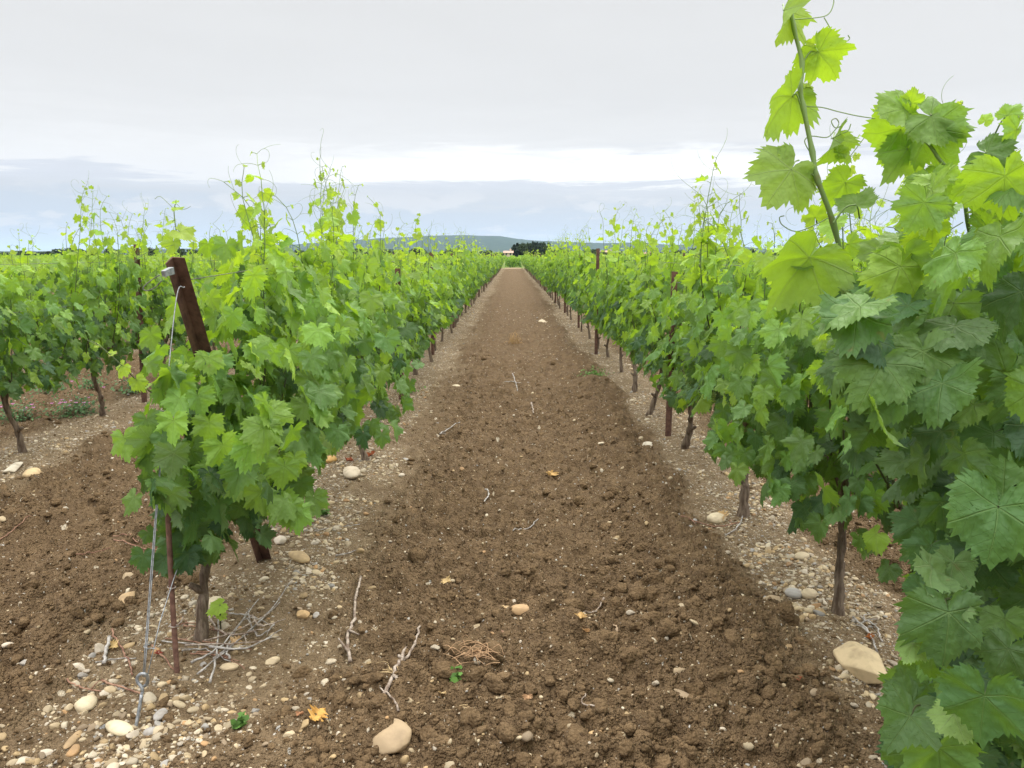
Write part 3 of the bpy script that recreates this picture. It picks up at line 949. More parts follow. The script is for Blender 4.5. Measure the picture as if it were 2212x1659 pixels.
# --- prototypes
hi_protos = []
for sd in (11, 12, 13, 14, 15):
    g = gen_vine(sd, 'hi', thick=0.31, tall=.5, tallmax=2.02)
    hi_protos.append(g)
mid_protos = [gen_vine(40 + q, 'mid', n_shoots=10, dens=0.95, fill=165, smul=1.10, thick=.31, tallmax=1.90, tall=.5) for q in range(5)]
far_protos = [gen_vine(60 + q, 'far', n_shoots=7, dens=0.62, fill=150, skirt=40, smul=1.5, tallmax=1.78, tall=.42, top=1.32) for q in range(5)]

hi_roots, mid_roots, far_roots = [None] * 5, [None] * 5, [None] * 5
POST_Y0, POST_Y1, POST_TOP = 3.776, 2.918, 1.49


def l1_first():
    g = gen_vine(21, 'hi', n_shoots=12, half=0.62, top=1.50, tall=0.6, tallmax=1.95, thick=0.36, skirt=110, low=0.36, fill=260, lean=(0.03, 0.10), arm=.42)
    x0, y0 = ROWS['L1'], spots['L1'][0]
    rng = g['rng']

    def keep(p, s):
        X_, Y_, Z_ = p[0] + x0, p[1] + y0, p[2]
        if Y_ < 2.50 + max(0.0, (Z_ - 0.80)) * 0.62:
            return False
        py = POST_Y0 + (POST_Y1 - POST_Y0) * Z_ / POST_TOP
        if Z_ > 1.08 and abs(X_ + 1.20) < 0.045 + s * .65 and Y_ < py + 0.10:
            return False
        if Z_ > 1.12 and Y_ < py + 0.02 and X_ > -1.3:
            return False
        if Z_ < 0.46 and p[1] > 0.25:
            return False
        qx, qy, qz = project(np.array([X_, Y_, Z_]))
        if qx - .55 * s / qz * F_PX < np.interp(qy, [500, 620, 720, 840, 960, 1130, 1210], [455, 400, 310, 285, 275, 300, 420]):
            return False
        if p[0] < -.24 or Z_ < .37 + max(0, 2.92 - Y_) * .45:
            return False
        return True
    g['leaves'].filter(keep)
    g['shoots'] = [sh for sh in g['shoots'] if all(keep(v, .02) for v in sh[0][::7] if v[2] > .75)]
    left_ = np.concatenate([sh[0] for sh in g['shoots']])
    g['leaves'].filter(lambda p, s: p[2] < 1.30 or np.min(np.linalg.norm(left_ - p, axis=1)) < .13)
    # big outward leaves on the aisle side and the near end, as in the photograph
    for k in range(70):
        z = rng.uniform(.46, 1.12); y = rng.uniform(max(2.52 + max(0, z - .8) * .6, 3.1 - (z - .40) * 1.9), 3.35); x = x0 + rng.uniform(-.12, .40)
        nn = np.array([(x - x0) * 1.6, -0.9, .45]) + rng.normal(0, .25, 3)
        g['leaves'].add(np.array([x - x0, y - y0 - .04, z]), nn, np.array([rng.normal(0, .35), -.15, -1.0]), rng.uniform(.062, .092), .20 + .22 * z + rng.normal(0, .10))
    for k in range(48):
        z = rng.uniform(.58, 1.2); y = rng.uniform(3.0, 3.7); x = x0 + rng.uniform(.26, .40)
        g['leaves'].add(np.array([x - x0 + .04, y - y0, z]), np.array([.8, -.6, .45]) + rng.normal(0, .25, 3), np.array([rng.normal(0, .3), -.15, -1.0]), rng.uniform(.065, .09), .32 + rng.normal(0, .10))
    for k in range(30):                                            # leaves hide the post below its upper third
        z = rng.uniform(.52, 1.0); py = POST_Y0 + (POST_Y1 - POST_Y0) * z / POST_TOP
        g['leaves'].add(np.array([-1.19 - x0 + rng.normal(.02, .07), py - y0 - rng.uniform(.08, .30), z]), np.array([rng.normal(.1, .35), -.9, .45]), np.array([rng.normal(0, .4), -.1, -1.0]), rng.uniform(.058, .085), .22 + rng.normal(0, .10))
    for k in range(34):                                            # the lowest leaves hang in front of the trunk
        z = rng.uniform(.36, .62); y = rng.uniform(2.72, 3.0); x = x0 + rng.normal(0, .10)
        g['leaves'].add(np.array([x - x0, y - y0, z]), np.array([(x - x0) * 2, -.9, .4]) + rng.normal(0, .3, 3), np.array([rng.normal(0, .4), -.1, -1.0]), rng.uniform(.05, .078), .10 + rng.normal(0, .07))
    return g


roots = {}
g = l1_first()
O1 = np.array([ROWS['L1'], spots['L1'][0], 0.05])
def px_shoot(g, path, leaves, tendrils, r0=.0030):
    q = smooth_path([at(*p) - O1 for p in path], 4)
    parts = [tube(q, np.linspace(r0, r0 * .5, len(q)), 6)]
    for (a, b, c, d, zc, s_, tone, n_) in leaves:
        p, t_ = at(a, b, zc) - O1, at(c, d, zc) - at(a, b, zc)
        g['leaves'].add(p, np.array(n_), t_, s_, tone)
        k = np.argmin(np.linalg.norm(q - p, axis=1)); parts.append(tube(smooth_path([q[k], (q[k] + p) / 2 + [0, 0, .006], p], 3), .0012, 5, False))
    for tp in tendrils:
        parts.append(tube(smooth_path([at(*p) - O1 for p in tp], 4), .0009, 4, False))
    g['shoots'].append(merge(parts))
px_shoot(g, [(402, 640, 3.10), (394, 575, 3.0), (386, 530, 2.97), (379, 488, 2.96), (376, 455, 2.96), (380, 436, 2.96)],
         [(388, 500, 432, 512, 2.94, .062, .80, (.2, -.5, .8)), (374, 522, 356, 566, 2.96, .055, .72, (-.3, -.9, .2)), (379, 448, 404, 446, 2.95, .03, .9, (.1, -.3, .9)),
          (372, 480, 350, 484, 2.96, .032, .88, (-.1, -.4, .9)), (380, 438, 370, 430, 2.96, .02, .95, (0, -.5, .8))],
         [[(384, 527, 2.96), (350, 535, 2.94), (318, 545, 2.92), (288, 566, 2.9)], [(376, 452, 2.96), (360, 436, 2.95), (345, 424, 2.95), (334, 430, 2.95)], [(381, 440, 2.96), (396, 452, 2.95), (412, 446, 2.95)]])
px_shoot(g, [(330, 850, 2.95), (300, 826, 2.86), (268, 794, 2.80), (240, 768, 2.78), (214, 746, 2.77), (196, 736, 2.77)],
         [(266, 792, 252, 812, 2.79, .045, .85, (-.3, -.9, .3)), (296, 822, 312, 850, 2.84, .045, .70, (.2, -.9, .3)), (240, 766, 252, 752, 2.78, .02, .9, (0, -.6, .7)), (210, 745, 200, 752, 2.77, .014, .95, (0, -.6, .7))],
         [[(262, 788, 2.79), (250, 812, 2.79), (262, 820, 2.79)], [(214, 747, 2.77), (200, 742, 2.77), (188, 733, 2.77)]], .0024)
r = put_vine(g, (ROWS['L1'], spots['L1'][0], 0.05), vine_label('L1', 0))
sp = [np.array([0.03, -0.05, 0.02]), np.array([0.05, -0.10, 0.10]), np.array([0.06, -0.12, 0.15])]
parts = [tube(smooth_path(sp, 4), [.003] * 9, 5)]
Ls = Leaves()
Ls.add(sp[2], np.array([.1, -.5, .8]), np.array([-.6, -.5, -.1]), .052, .78); Ls.add(sp[1], np.array([.4, -.4, .7]), np.array([.8, -.3, -.2]), .03, .75); Ls.add(sp[1] + [0, 0, .03], np.array([.4, -.7, .5]), np.array([.6, -.3, .5]), .022, .85)
V, F, A = leaves_geo(Ls.arrays(), 'hi', np.random.default_rng(5))
sk = link("sucker", make_mesh("sucker", *parts[0], M['shoot']), r)
link("leaf", make_mesh("leaf", V, F, M['leaf'], {'leaf': A}), sk)

# --- the nearest vine on the right, its leaves set one by one where the photograph shows them
def hero_vine():
    x0, y0 = ROWS['R1'], spots['R1'][0]
    O = np.array([x0, y0, 0.05])
    rng = np.random.default_rng(99)
    g = gen_vine(22, 'hero', n_shoots=11, half=0.72, top=1.52, tall=0.15, tallmax=1.74, thick=0.36, skirt=60, low=0.40, fill=170, smul=1.0)
    lim_y = [-50, 150, 200, 260, 330, 400, 480, 560, 640, 700, 780, 900, 1000, 1080, 1150, 1250, 1350, 1480, 1560, 1700]
    lim_x = [2400, 2300, 1960, 1990, 1960, 1960, 1960, 1870, 1780, 1760, 1800, 1850, 1930, 1960, 1960, 1975, 1965, 1950, 1930, 1930]

    def ok(p, s, pad=1.0):
        P = p + O
        px, py, zc = project(P)
        if zc < 0.75:
            return False
        return px > np.interp(py, lim_y, lim_x) + pad * s / zc * F_PX * 0.35
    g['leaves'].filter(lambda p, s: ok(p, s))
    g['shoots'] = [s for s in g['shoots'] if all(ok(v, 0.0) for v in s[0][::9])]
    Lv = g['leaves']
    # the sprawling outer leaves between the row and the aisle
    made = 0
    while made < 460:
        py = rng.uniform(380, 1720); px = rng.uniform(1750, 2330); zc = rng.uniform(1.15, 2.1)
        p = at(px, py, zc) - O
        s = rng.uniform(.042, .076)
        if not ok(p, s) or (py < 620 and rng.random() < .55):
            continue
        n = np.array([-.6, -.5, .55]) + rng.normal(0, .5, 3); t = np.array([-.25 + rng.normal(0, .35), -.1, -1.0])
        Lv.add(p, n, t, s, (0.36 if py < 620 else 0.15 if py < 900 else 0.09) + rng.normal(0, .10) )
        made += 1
    # (petiole x, y, tip x, y, distance, tone, faces (+1 upper, -1 under), fold, tilt)
    H = [
        (1692, 22, 1662, 108, 1.60, .70, 1, .9, (1.9, 0)), (1768, 112, 1846, 178, 1.60, .66, 1, .05, (.55, .1)),
        (1711, 208, 1668, 320, 1.60, .60, -1, .05, (-.55, .1)), (1709, 366, 1648, 458, 1.58, .56, -1, .05, (-.3, .2)),
        (1849, 442, 1838, 372, 1.66, .34, 1, .05, (.1, -.2)), (2012, 249, 2118, 306, 1.62, .36, 1, .02, (.1, -.3)),
        (1953, 236, 1876, 262, 1.66, .45, 1, .1, (.2, -.3)), (1946, 281, 1869, 336, 1.70, .52, 1, .5, (.2, .6)),
        (1960, 322, 1914, 392, 1.70, .55, -1, .25, (.2, 0)), (2013, 278, 2050, 388, 1.63, .36, 1, .05, (-.2, -.1)),
        (1968, 222, 1975, 178, 1.68, .70, 1, .1, (0, -.2)), (2019, 442, 1936, 446, 1.60, .45, -1, .05, (.1, .2)),
        (2019, 444, 2040, 500, 1.58, .40, -1, .25, (-.1, .2)), (2117, 382, 2124, 452, 1.55, .40, -1, .05, (.2, .2)),
        (2130, 330, 2200, 372, 1.50, .18, 1, .05, (.1, -.5)), (2196, 280, 2204, 350, 1.50, .50, 1, .2, (.6, 0)),
        (2175, 250, 2205, 210, 1.55, .55, 1, .1, (-.4, 0)), (2128, 262, 2135, 240, 1.66, .85, 1, .1, (0, 0)),
        (1748, 556, 1690, 694, 1.50, .46, -1, .10, (-.35, .1)), (1742, 552, 1706, 508, 1.52, .35, 1, .3, (.3, -.3)),
        (1899, 653, 1908, 768, 1.46, .20, 1, .0, (-.05, -.15)), (1874, 787, 1836, 912, 1.44, .12, 1, .0, (.05, -.1)),
        (2060, 655, 2015, 738, 1.44, .34, -1, .05, (.1, .1)), (2055, 652, 2150, 690, 1.46, .28, 1, .1, (.1, -.1)),
        (2212, 836, 2112, 900, 1.28, .34, 1, .05, (.1, -.3)), (2115, 777, 2036, 868, 1.36, .18, 1, .1, (.3, -.3)),
        (2146, 935, 2014, 960, 1.34, .30, 1, .15, (.1, -.7)), (2157, 1095, 2126, 1276, 1.12, .24, 1, .02, (.05, -.25)),
        (2165, 1085, 2010, 1050, 1.16, .28, 1, .1, (.2, -.45)), (2047, 1323, 2046, 1492, 1.12, .17, 1, .03, (.25, -.15)),
        (2035, 1312, 1966, 1392, 1.14, .30, -1, .55, (.8, .1)), (1972, 1390, 1950, 1446, 1.16, .68, -1, .1, (.2, .3)),
        (1966, 1548, 1896, 1648, 1.16, .17, 1, .03, (.1, -.15)), (2127, 1502, 2112, 1672, 1.02, .13, 1, .02, (.05, -.1)),
        (2178, 1402, 2130, 1490, 1.14, .16, 1, .05, (.1, -.1)), (2060, 1540, 2008, 1590, 1.08, .64, -1, .7, (.2, .6)),
        (1993, 1273, 1950, 1330, 1.30, .12, 1, .1, (.3, 0)), (2010, 1180, 1960, 1240, 1.35, .13, 1, .1, (.2, 0)),
        (2060, 1215, 2018, 1300, 1.22, .26, -1, .3, (.6, 0)), (1985, 1130, 1920, 1170, 1.45, .14, 1, .1, (.2, -.2)),
        (2120, 930, 2080, 1040, 1.40, .20, 1, .1, (.1, -.1)), (2195, 700, 2160, 600, 1.44, .22, 1, .1, (-.3, -.4)),
        (2150, 500, 2090, 560, 1.50, .22, 1, .1, (-.1, -.4)), (2180, 460, 2200, 560, 1.45, .30, 1, .1, (-.1, -.2)),
        (1826, 395, 1800, 470, 1.70, .45, 1, .1, (.4, 0)), (1760, 470, 1745, 430, 1.66, .72, -1, .1, (.2, 0)),
        (1800, 300, 1806, 372, 1.64, .45, 1, .8, (1.2, 0)), (1812, 330, 1838, 322, 1.64, .60, 1, .3, (.4, 0)),
        (1758, 95, 1752, 88, 1.62, .95, 1, .2, (0, 0)), (1748, 110, 1740, 118, 1.62, .95, 1, .2, (.2, 0)),
        (1712, 175, 1708, 150, 1.62, .85, 1, .2, (.2, 0)), (1738, 195, 1752, 200, 1.62, .9, 1, .2, (.2, 0)),
        (1700, 330, 1690, 305, 1.60, .9, 1, .2, (.1, 0)), (1738, 380, 1732, 340, 1.62, .72, -1, .2, (.3, 0)),
        (1860, 790, 1795, 830, 1.58, .24, -1, .3, (.4, .2)), (1840, 640, 1790, 690, 1.70, .25, 1, .15, (.3, 0)),
        (1815, 780, 1800, 880, 1.75, .16, 1, .15, (.4, 0)), (1880, 930, 1850, 1010, 1.60, .14, 1, .1, (.1, 0)),
        (1950, 860, 1940, 960, 1.55, .16, 1, .1, (.1, -.1)), (1980, 1000, 1950, 1090, 1.50, .14, 1, .1, (.1, 0)),
        (2010, 560, 1960, 640, 1.62, .34, -1, .1, (0, .2)), (1900, 540, 1880, 600, 1.72, .44, -1, .1, (0, .2)),
        (2085, 720, 2110, 800, 1.45, .20, 1, .1, (0, -.2)), (2190, 1010, 2150, 1080, 1.25, .28, 1, .1, (0, -.3)),
    ]
    view = lambda px, py: ray(px, py) / np.linalg.norm(ray(px, py))
    pet = []
    for (px, py, tx_, ty_, zc, tone, face, fold, tl) in H:
        p = at(px, py, zc); q = at(tx_, ty_, zc - 0.02)
        t = q - p; s = float(np.linalg.norm(t))
        n = -view(px, py) * face + _rt * (tl[0] * 1.2 + rng.normal(0, .38)) + np.array([0, 0, 1.0]) * (-tl[1] * 1.2 + rng.normal(.15, .34))
        s2 = max(s * (0.80 if (py < 520 and px < 1780) else 0.78 if py < 900 else .70), .008)
        fold = fold if fold > .35 else float('nan')
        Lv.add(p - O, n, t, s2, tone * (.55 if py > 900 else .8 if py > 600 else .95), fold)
        if s > .03:
            b = p - t / s * 0.015 + view(px, py) * 0.065 + np.array([rng.normal(0, .012), 0, rng.normal(0, .012)])
            pet.append(tube(smooth_path([p - O, (p + b) / 2 - O + [0, 0, .006], b - O], 3), [.0012, .0013, .0014, .0015, .0016, .0017, .0018], 5, False))
    S = []
    big = smooth_path([at(*q) - O for q in [(1846, 668, 1.72), (1830, 612, 1.66), (1800, 482, 1.62), (1765, 385, 1.60), (1755, 330, 1.60), (1735, 230, 1.60), (1729, 190, 1.60), (1733, 137, 1.60), (1715, 60, 1.60), (1702, -30, 1.60), (1690, -120, 1.60)]], 4)
    R = np.linspace(.0058, .0036, len(big)); R = R * (1 + 0.35 * (np.arange(len(R)) % 4 == 0))
    pts = [tube(big, R, 8)]
    for a_, b_ in [((1733, 137), (1768, 112)), ((1729, 225), (1711, 208)), ((1763, 385), (1709, 366)), ((1715, 60), (1692, 22)), ((1830, 600), (1748, 556)), ((1800, 482), (1849, 442))]:
        p, q = at(*a_, 1.60) - O, at(*b_, 1.60) - O
        pts.append(tube(smooth_path([p, (p + q) / 2 + [0, 0, .012], q], 3), np.linspace(.0022, .0014, 7), 5, False))
    for path in ([(1715, 42), (1765, 38), (1790, 30), (1801, 5), (1798, -25)], [(1780, 38), (1800, 70), (1822, 90), (1835, 84), (1832, 76)],
                 [(1737, 230), (1775, 232), (1810, 241), (1850, 250), (1890, 256)], [(1750, 330), (1738, 305), (1752, 294), (1785, 297), (1800, 285), (1812, 268), (1806, 256), (1796, 262), (1804, 276), (1818, 272)],
                 [(1795, 300), (1815, 290), (1832, 282), (1838, 268)], [(1660, 400), (1690, 430)][:0] or [(1790, 470), (1760, 486), (1720, 500), (1690, 486), (1684, 470), (1694, 466)],
                 [(2085, 395), (2040, 410), (2015, 440), (2008, 470), (1990, 478)], [(2080, 480), (2050, 500), (2040, 530), (2050, 545)]):
        pts.append(tube(smooth_path([at(a, b, 1.60) - O for a, b in path], 4), .0011, 5, False))
    S.append(merge(pts))
    for pl in ([(2110, 560, 1.72), (2092, 490, 1.66), (2085, 440, 1.64), (2075, 395, 1.62), (2030, 345, 1.62), (2012, 318, 1.62), (1990, 295, 1.63)],
               [(2190, 900, 1.62), (2178, 760, 1.58), (2160, 640, 1.55), (2175, 520, 1.52), (2205, 420, 1.5)], [(2100, 950, 1.6), (2090, 850, 1.6), (2040, 830, 1.62), (1990, 900, 1.7)],
               [(1898, 800, 1.75), (1885, 730, 1.72), (1870, 660, 1.72), (1846, 600, 1.70)]):
        q = smooth_path([at(*v) - O for v in pl], 4)
        S.append(tube(q, np.linspace(.0046, .0034, len(q)), 7))
    g['petioles'] = merge(pet)
    g['shoots'] = g['shoots'] + S
    g['clusters'] = [cluster_geo(at(px, py, zc) - O, rng, .12, .035) for px, py, zc in ((2010, 1105, 1.8), (2060, 1125, 1.75), (1985, 1130, 1.9))]
    return g


roots[('R1', 0)] = put_vine(hero_vine(), (ROWS['R1'], spots['R1'][0], 0.05), vine_label('R1', 0))

# second vine on each side: own meshes
g = gen_vine(23, 'hi', n_shoots=14, half=.70, top=1.50, tall=.5, tallmax=1.98, thick=.36, skirt=60, low=.46, fill=230, lean=(.0, .03))
rng = g['rng']
for q in range(125):                                               # it leans out over the aisle and hangs low
    z = rng.uniform(.42, 1.25); x = -rng.uniform(.20, .50) * (1 - .30 * abs(z - .80))
    yv = rng.uniform(-.30, .50)
    z = max(z, .46 + .35 * max(0, yv), .60 + .06 * rng.random() if x < -.26 else 0)
    g['leaves'].add(np.array([x, yv, z]), np.array([-.85, -.55, .45]) + rng.normal(0, .3, 3), np.array([rng.normal(-.1, .35), -.1, -1.0]), rng.uniform(.052, .082), .14 + .24 * (z - .5) + rng.normal(0, .11) + (.3 if rng.random() < .08 else 0))
put_vine(g, (ROWS['R1'], spots['R1'][1], .05), vine_label('R1', 1))
g = gen_vine(24, 'hi', n_shoots=14, half=.72, top=1.52, tall=.5, tallmax=2.0, thick=.37, skirt=60, low=.46, fill=240, lean=(.03, .05))
rng = g['rng']
for q in range(120):                                                # its flank bulges into the aisle
    z = rng.uniform(.50, 1.25); x = rng.uniform(.24, .60) * (1 - .35 * abs(z - .85))
    g['leaves'].add(np.array([x, rng.uniform(-.6, .7), z]), np.array([.8, -.45, .45]) + rng.normal(0, .3, 3), np.array([rng.normal(.15, .3), -.1, -1.0]), rng.uniform(.058, .085), .18 + .22 * (z - .5) + rng.normal(0, .11))
put_vine(g, (ROWS['L1'], spots['L1'][1], .05), vine_label('L1', 1))

n_hi = n_mid = n_far = 0
for row, ys_ in spots.items():
    for k, y in enumerate(ys_):
        if (row, k) in (('L1', 0), ('R1', 0), ('L1', 1), ('R1', 1)):
            continue
        x = ROWS[row] + rnd.uniform(-.03, .03)
        d = math.hypot(x, y)
        rz = rnd.choice([0, math.pi]) + rnd.uniform(-.06, .06)
        loc = (x, y, 0.05 * (1 if y < ROW_END else 0))
        lab = vine_label(row, k)
        if d < 9.8:
            q = n_hi % 5; n_hi += 1
            if hi_roots[q] is None:
                o = hi_roots[q] = put_vine(hi_protos[q], loc, lab, rz)
            else:
                o = copy_tree(hi_roots[q])
        elif d < 27:
            q = n_mid % 5; n_mid += 1
            if mid_roots[q] is None:
                o = mid_roots[q] = put_vine(mid_protos[q], loc, lab, rz)
            else:
                o = copy_tree(mid_roots[q])
        else:
            q = n_far % 5; n_far += 1
            if far_roots[q] is None:
                o = far_roots[q] = put_vine(far_protos[q], loc, lab, rz)
            else:
                o = copy_tree(far_roots[q])
        o.location = loc; o.rotation_euler = (0, 0, rz); o["label"] = lab
        sc = rnd.uniform(.88, 1.10)
        o.scale = (rnd.uniform(.85, 1.28), rnd.uniform(.9, 1.0), sc)

# --- everything beyond the first 300 vines reads as one mass of leaves
def far_mass():
    rng = np.random.default_rng(123)
    Lp, Ln, Lt, Ls_, Lto = [], [], [], [], []
    def seg(xr, ya, yb, per_m, smul):
        n = int((yb - ya) * per_m)
        if n <= 0:
            return
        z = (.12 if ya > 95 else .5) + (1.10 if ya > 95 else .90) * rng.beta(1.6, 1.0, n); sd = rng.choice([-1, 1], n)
        Lp.append(np.stack([xr + sd * rng.uniform(.02, .32, n), rng.uniform(ya, yb, n), z + .22 * (rng.random(n) < .05) * (ya < 95)], -1))
        Ln.append(np.stack([sd * .9, rng.normal(0, .5, n) - .3, .5 + rng.normal(0, .3, n)], -1)); Lt.append(np.stack([sd * .3, rng.normal(0, .4, n), -np.ones(n)], -1))
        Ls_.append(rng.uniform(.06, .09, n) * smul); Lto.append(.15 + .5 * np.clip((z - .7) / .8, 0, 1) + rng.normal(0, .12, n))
    for k in range(-26, 28):
        xr = ROW_L + 2.5 * k
        if k in (0, 1, -1, 2):
            start = None
        elif k in (-2, 3):
            start = spots['L3' if k == -2 else 'R3'][-1] + .7
        else:
            start = max(6.0, (abs(xr) - 3) * 1.42)
        if start is not None and start < ROW_END:
            a = start
            while a < ROW_END:
                b = min(a + 6, ROW_END)
                seg(xr, a, b, 60 if a < 25 else 34 if a < 50 else 22, 1.35 if a < 25 else 1.8 if a < 50 else 2.3)
                a = b
    for k in range(-75, 80):
        xr = ROW_L + 2.5 * k + 1.27
        for a in range(96, 300, 12):
            if abs(xr) < a * .70 + 6:
                seg(xr, a, a + 12, 6 if a < 150 else 3.2, 3.6 if a < 150 else 5.0)
    seg(.15, 95.2, 120, 26, 2.6); seg(-.5, 95.6, 120, 18, 2.6); seg(.8, 95.6, 120, 18, 2.6)
    L = dict(pos=np.concatenate(Lp), n=np.concatenate(Ln), t=np.concatenate(Lt), s=np.concatenate(Ls_), tone=np.concatenate(Lto))
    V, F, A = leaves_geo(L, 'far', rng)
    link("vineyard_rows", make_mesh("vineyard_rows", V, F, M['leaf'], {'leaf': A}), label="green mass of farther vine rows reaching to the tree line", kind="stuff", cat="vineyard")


far_mass()

# ------------------------------------------------------------------ posts, stake, wires, anchor
def post_prism(P0, P1, poly, face):
    """extrude the 2-D outline POLY from P0 to P1; FACE is the direction of the outline's first axis"""
    P0, P1 = np.array(P0, float), np.array(P1, float)
    ax = nrm(P1 - P0); e1 = np.array(face, float); e1 = nrm(e1 - ax * (e1 @ ax)); e2 = np.cross(ax, e1)
    n = len(poly); V = np.array([P + e1 * a + e2 * b for P in (P0, P1) for a, b in poly])
    bm = bmesh.new(); vs = [bm.verts.new(v) for v in V]
    for k in range(n):
        bm.faces.new((vs[k], vs[(k + 1) % n], vs[n + (k + 1) % n], vs[n + k]))
    bm.faces.new(vs[:n][::-1]); bm.faces.new(vs[n:])
    bmesh.ops.recalc_face_normals(bm, faces=bm.faces)
    bmesh.ops.triangulate(bm, faces=bm.faces)
    bm.verts.index_update()
    out = np.array([v.co[:] for v in bm.verts]), np.array([[v.index for v in f.verts] for f in bm.faces], dtype=np.int32)
    bm.free()
    return out


def v_outline(w_, th, dep):
    """a V-shaped steel section opening towards +first axis"""
    return [(dep, -w_), (dep + th * .5, -w_ + th * .2), (th * 1.2, 0), (dep + th * .5, w_ - th * .2), (dep, w_), (0, 0)]


# leaning end post of the left row
base, topp = np.array([-1.181, 3.776, -0.10]), np.array([-1.200, 2.918, 1.49])
root = link("end_post", None, loc=(base[0], base[1], 0), label="rusty V-shaped steel end post leaning towards the camera at the left row", cat="post")
B = np.array([base[0], base[1], 0])
lo = base - B - (topp - base) / np.linalg.norm(topp - base) * .1
poly = [(-.004, -.034), (.001, -.034), (.034, -.002), (.034, .002), (.001, .034), (-.004, .034), (.027, 0)]
link("post", make_mesh("post", *post_prism(lo, topp - B, poly, (-.50, 1, -.45)), M['rust'], smooth=False), root)
# the wire gripper on its face and the loop of wire hanging from it
gp = at(362, 588, 2.84) - B
gr_dir = nrm(at(345, 592, 2.80) - at(381, 578, 2.90))
e1 = gr_dir; e2 = nrm(np.cross(e1, [0, 0, 1.0])); e3 = np.cross(e1, e2)
Vb, Fb = box((0, 0, 0), (.054, .020, .025))
Vb[:, 1] *= np.where(Vb[:, 0] > 0, .72, 1.0); Vb[:, 2] *= np.where(Vb[:, 0] > 0, .8, 1.0)
link("wire_gripper", make_mesh("wire_gripper", Vb[:, :1] * e1 + Vb[:, 1:2] * e2 + Vb[:, 2:] * e3 + gp, Fb, M['galv'], smooth=False), root)
lp = smooth_path([at(a, b, 2.78) - B for a, b in ((346, 594), (330, 603), (314, 616), (309, 624), (318, 628), (333, 622), (344, 612), (349, 606))], 5)
link("wire_loop", make_mesh("wire_loop", *tube(lp, .0018, 6), M['oldwire']), root)

# anchor rod with an eye, galvanised guy wires and the thin stake
ab = np.array([*gxy(290, 1597), 0.0])
root = link("anchor_rod", None, loc=ab, label="grey ground anchor rod with a bent eye at the foot of the guy wire", cat="anchor")
rod = [at(288, 1615, 2.575), at(291, 1585, 2.575), at(300, 1535, 2.59), at(306, 1500, 2.60)]
eye = [at(308, 1493, 2.60), at(305, 1483, 2.60), at(297, 1473, 2.60), at(297, 1463, 2.60), at(304, 1456, 2.60), at(313, 1456, 2.60), at(319, 1463, 2.61), at(318, 1476, 2.62), at(311, 1483, 2.62)]
link("rod", make_mesh("rod", *tube(smooth_path(np.array(rod) - ab, 4), .0056, 8), M['galv']), root)
link("eye", make_mesh("eye", *tube(smooth_path(np.array([rod[-1]] + eye) - ab, 4), .0054, 8), M['galv']), root)

ring = at(309, 1462, 2.60)
gtop = at(381, 645, 2.86)
gw = np.array([*ring[:2], 0.0])
root = link("guy_wire", None, loc=gw, label="twisted galvanised guy wire running from the anchor eye up to the leaning post", cat="wire")
mid1 = at(355, 900, 2.77); mid2 = at(332, 1160, 2.70)
pa = smooth_path(np.array([ring, mid2, mid1, gtop, gtop + [.02, .03, .04]]) - gw, 6)
offs = np.array([.006, -.003, 0])
link("strand", make_mesh("strand", *tube(pa, .0020, 6), M['galv']), root)
pb = smooth_path(np.array([ring + offs, mid2 + offs, at(353, 890, 2.76) + offs]) - gw, 6)
link("strand", make_mesh("strand", *tube(pb, .0018, 6), M['galv']), root)
Vb, Fb = box(at(354, 902, 2.765) - gw, (.026, .020, .052)); Vb = Vb + np.where(Vb[:, 2:] > Vb[:, 2].mean(), 0, 1) * 0
link("wire_gripper", make_mesh("wire_gripper", Vb, Fb, M['galv'], smooth=False), root)
coil = [at(355 + 7 * math.cos(a), 866 + a * 2.0, 2.75 + .012 * math.sin(a)) for a in np.arange(0, 12.6, .6)] + [at(372, 880, 2.75), at(377, 895, 2.75), at(370, 909, 2.75), at(374, 922, 2.75)]
link("tie", make_mesh("tie", *tube(np.array([at(346, 853, 2.75), at(350, 860, 2.75)] + coil) - gw, .0022, 6), M['tie']), root)
coil = [at(316 + 6 * math.cos(a), 1392 + a * 1.6, 2.62 + .008 * math.sin(a)) for a in np.arange(0, 9.5, .6)] + [at(326, 1400, 2.62), at(338, 1402, 2.62)]
link("tie", make_mesh("tie", *tube(np.array(coil) - gw, .0014, 5), M['galv']), root)

root = link("stay_wire", None, loc=gw, label="thin grey stay wire slanting from the anchor eye behind the rusty stake into the leaves", cat="wire")
link("strand", make_mesh("strand", *tube(np.array([ring + [.012, .004, 0], at(345, 1345, 2.68), at(374, 1255, 2.80), at(408, 1155, 2.98), at(440, 1060, 3.2)]) - gw, .0019, 6), M['galv']), root)

sb = np.array([*gxy(385, 1482), 0.0])
root = link("stake", None, loc=sb, label="thin straight rusty stake standing beside the guy wire", cat="stake")
stp = [at(386, 1500, 2.885), at(372, 1290, 2.855), at(361, 1078, 2.815), at(360, 1070, 2.815)]
sp_ = smooth_path(np.array(stp) - sb, 4)
link("rod", make_mesh("rod", *tube(sp_, [.0098] * (len(sp_) - 1) + [.0085], 8), M['stake']), root)
for py, col_ in ((1268, 'tie'), (1352, 'tie')):
    px = 372 + (py - 1290) * .066
    cc = [at(px + 9 * math.cos(a), py + 3 * math.sin(a), 2.85 - .013 * math.sin(a)) for a in np.arange(0, 7.6, .5)]
    cc += [at(px - 9, py + 10, 2.85), at(px - 8, py + 24, 2.85)] if py < 1300 else [at(px + 14, py - 8, 2.83), at(px + 20, py - 20, 2.83)]
    link("tie", make_mesh("tie", *tube(np.array(cc) - sb, .0020, 5), M[col_]), root)

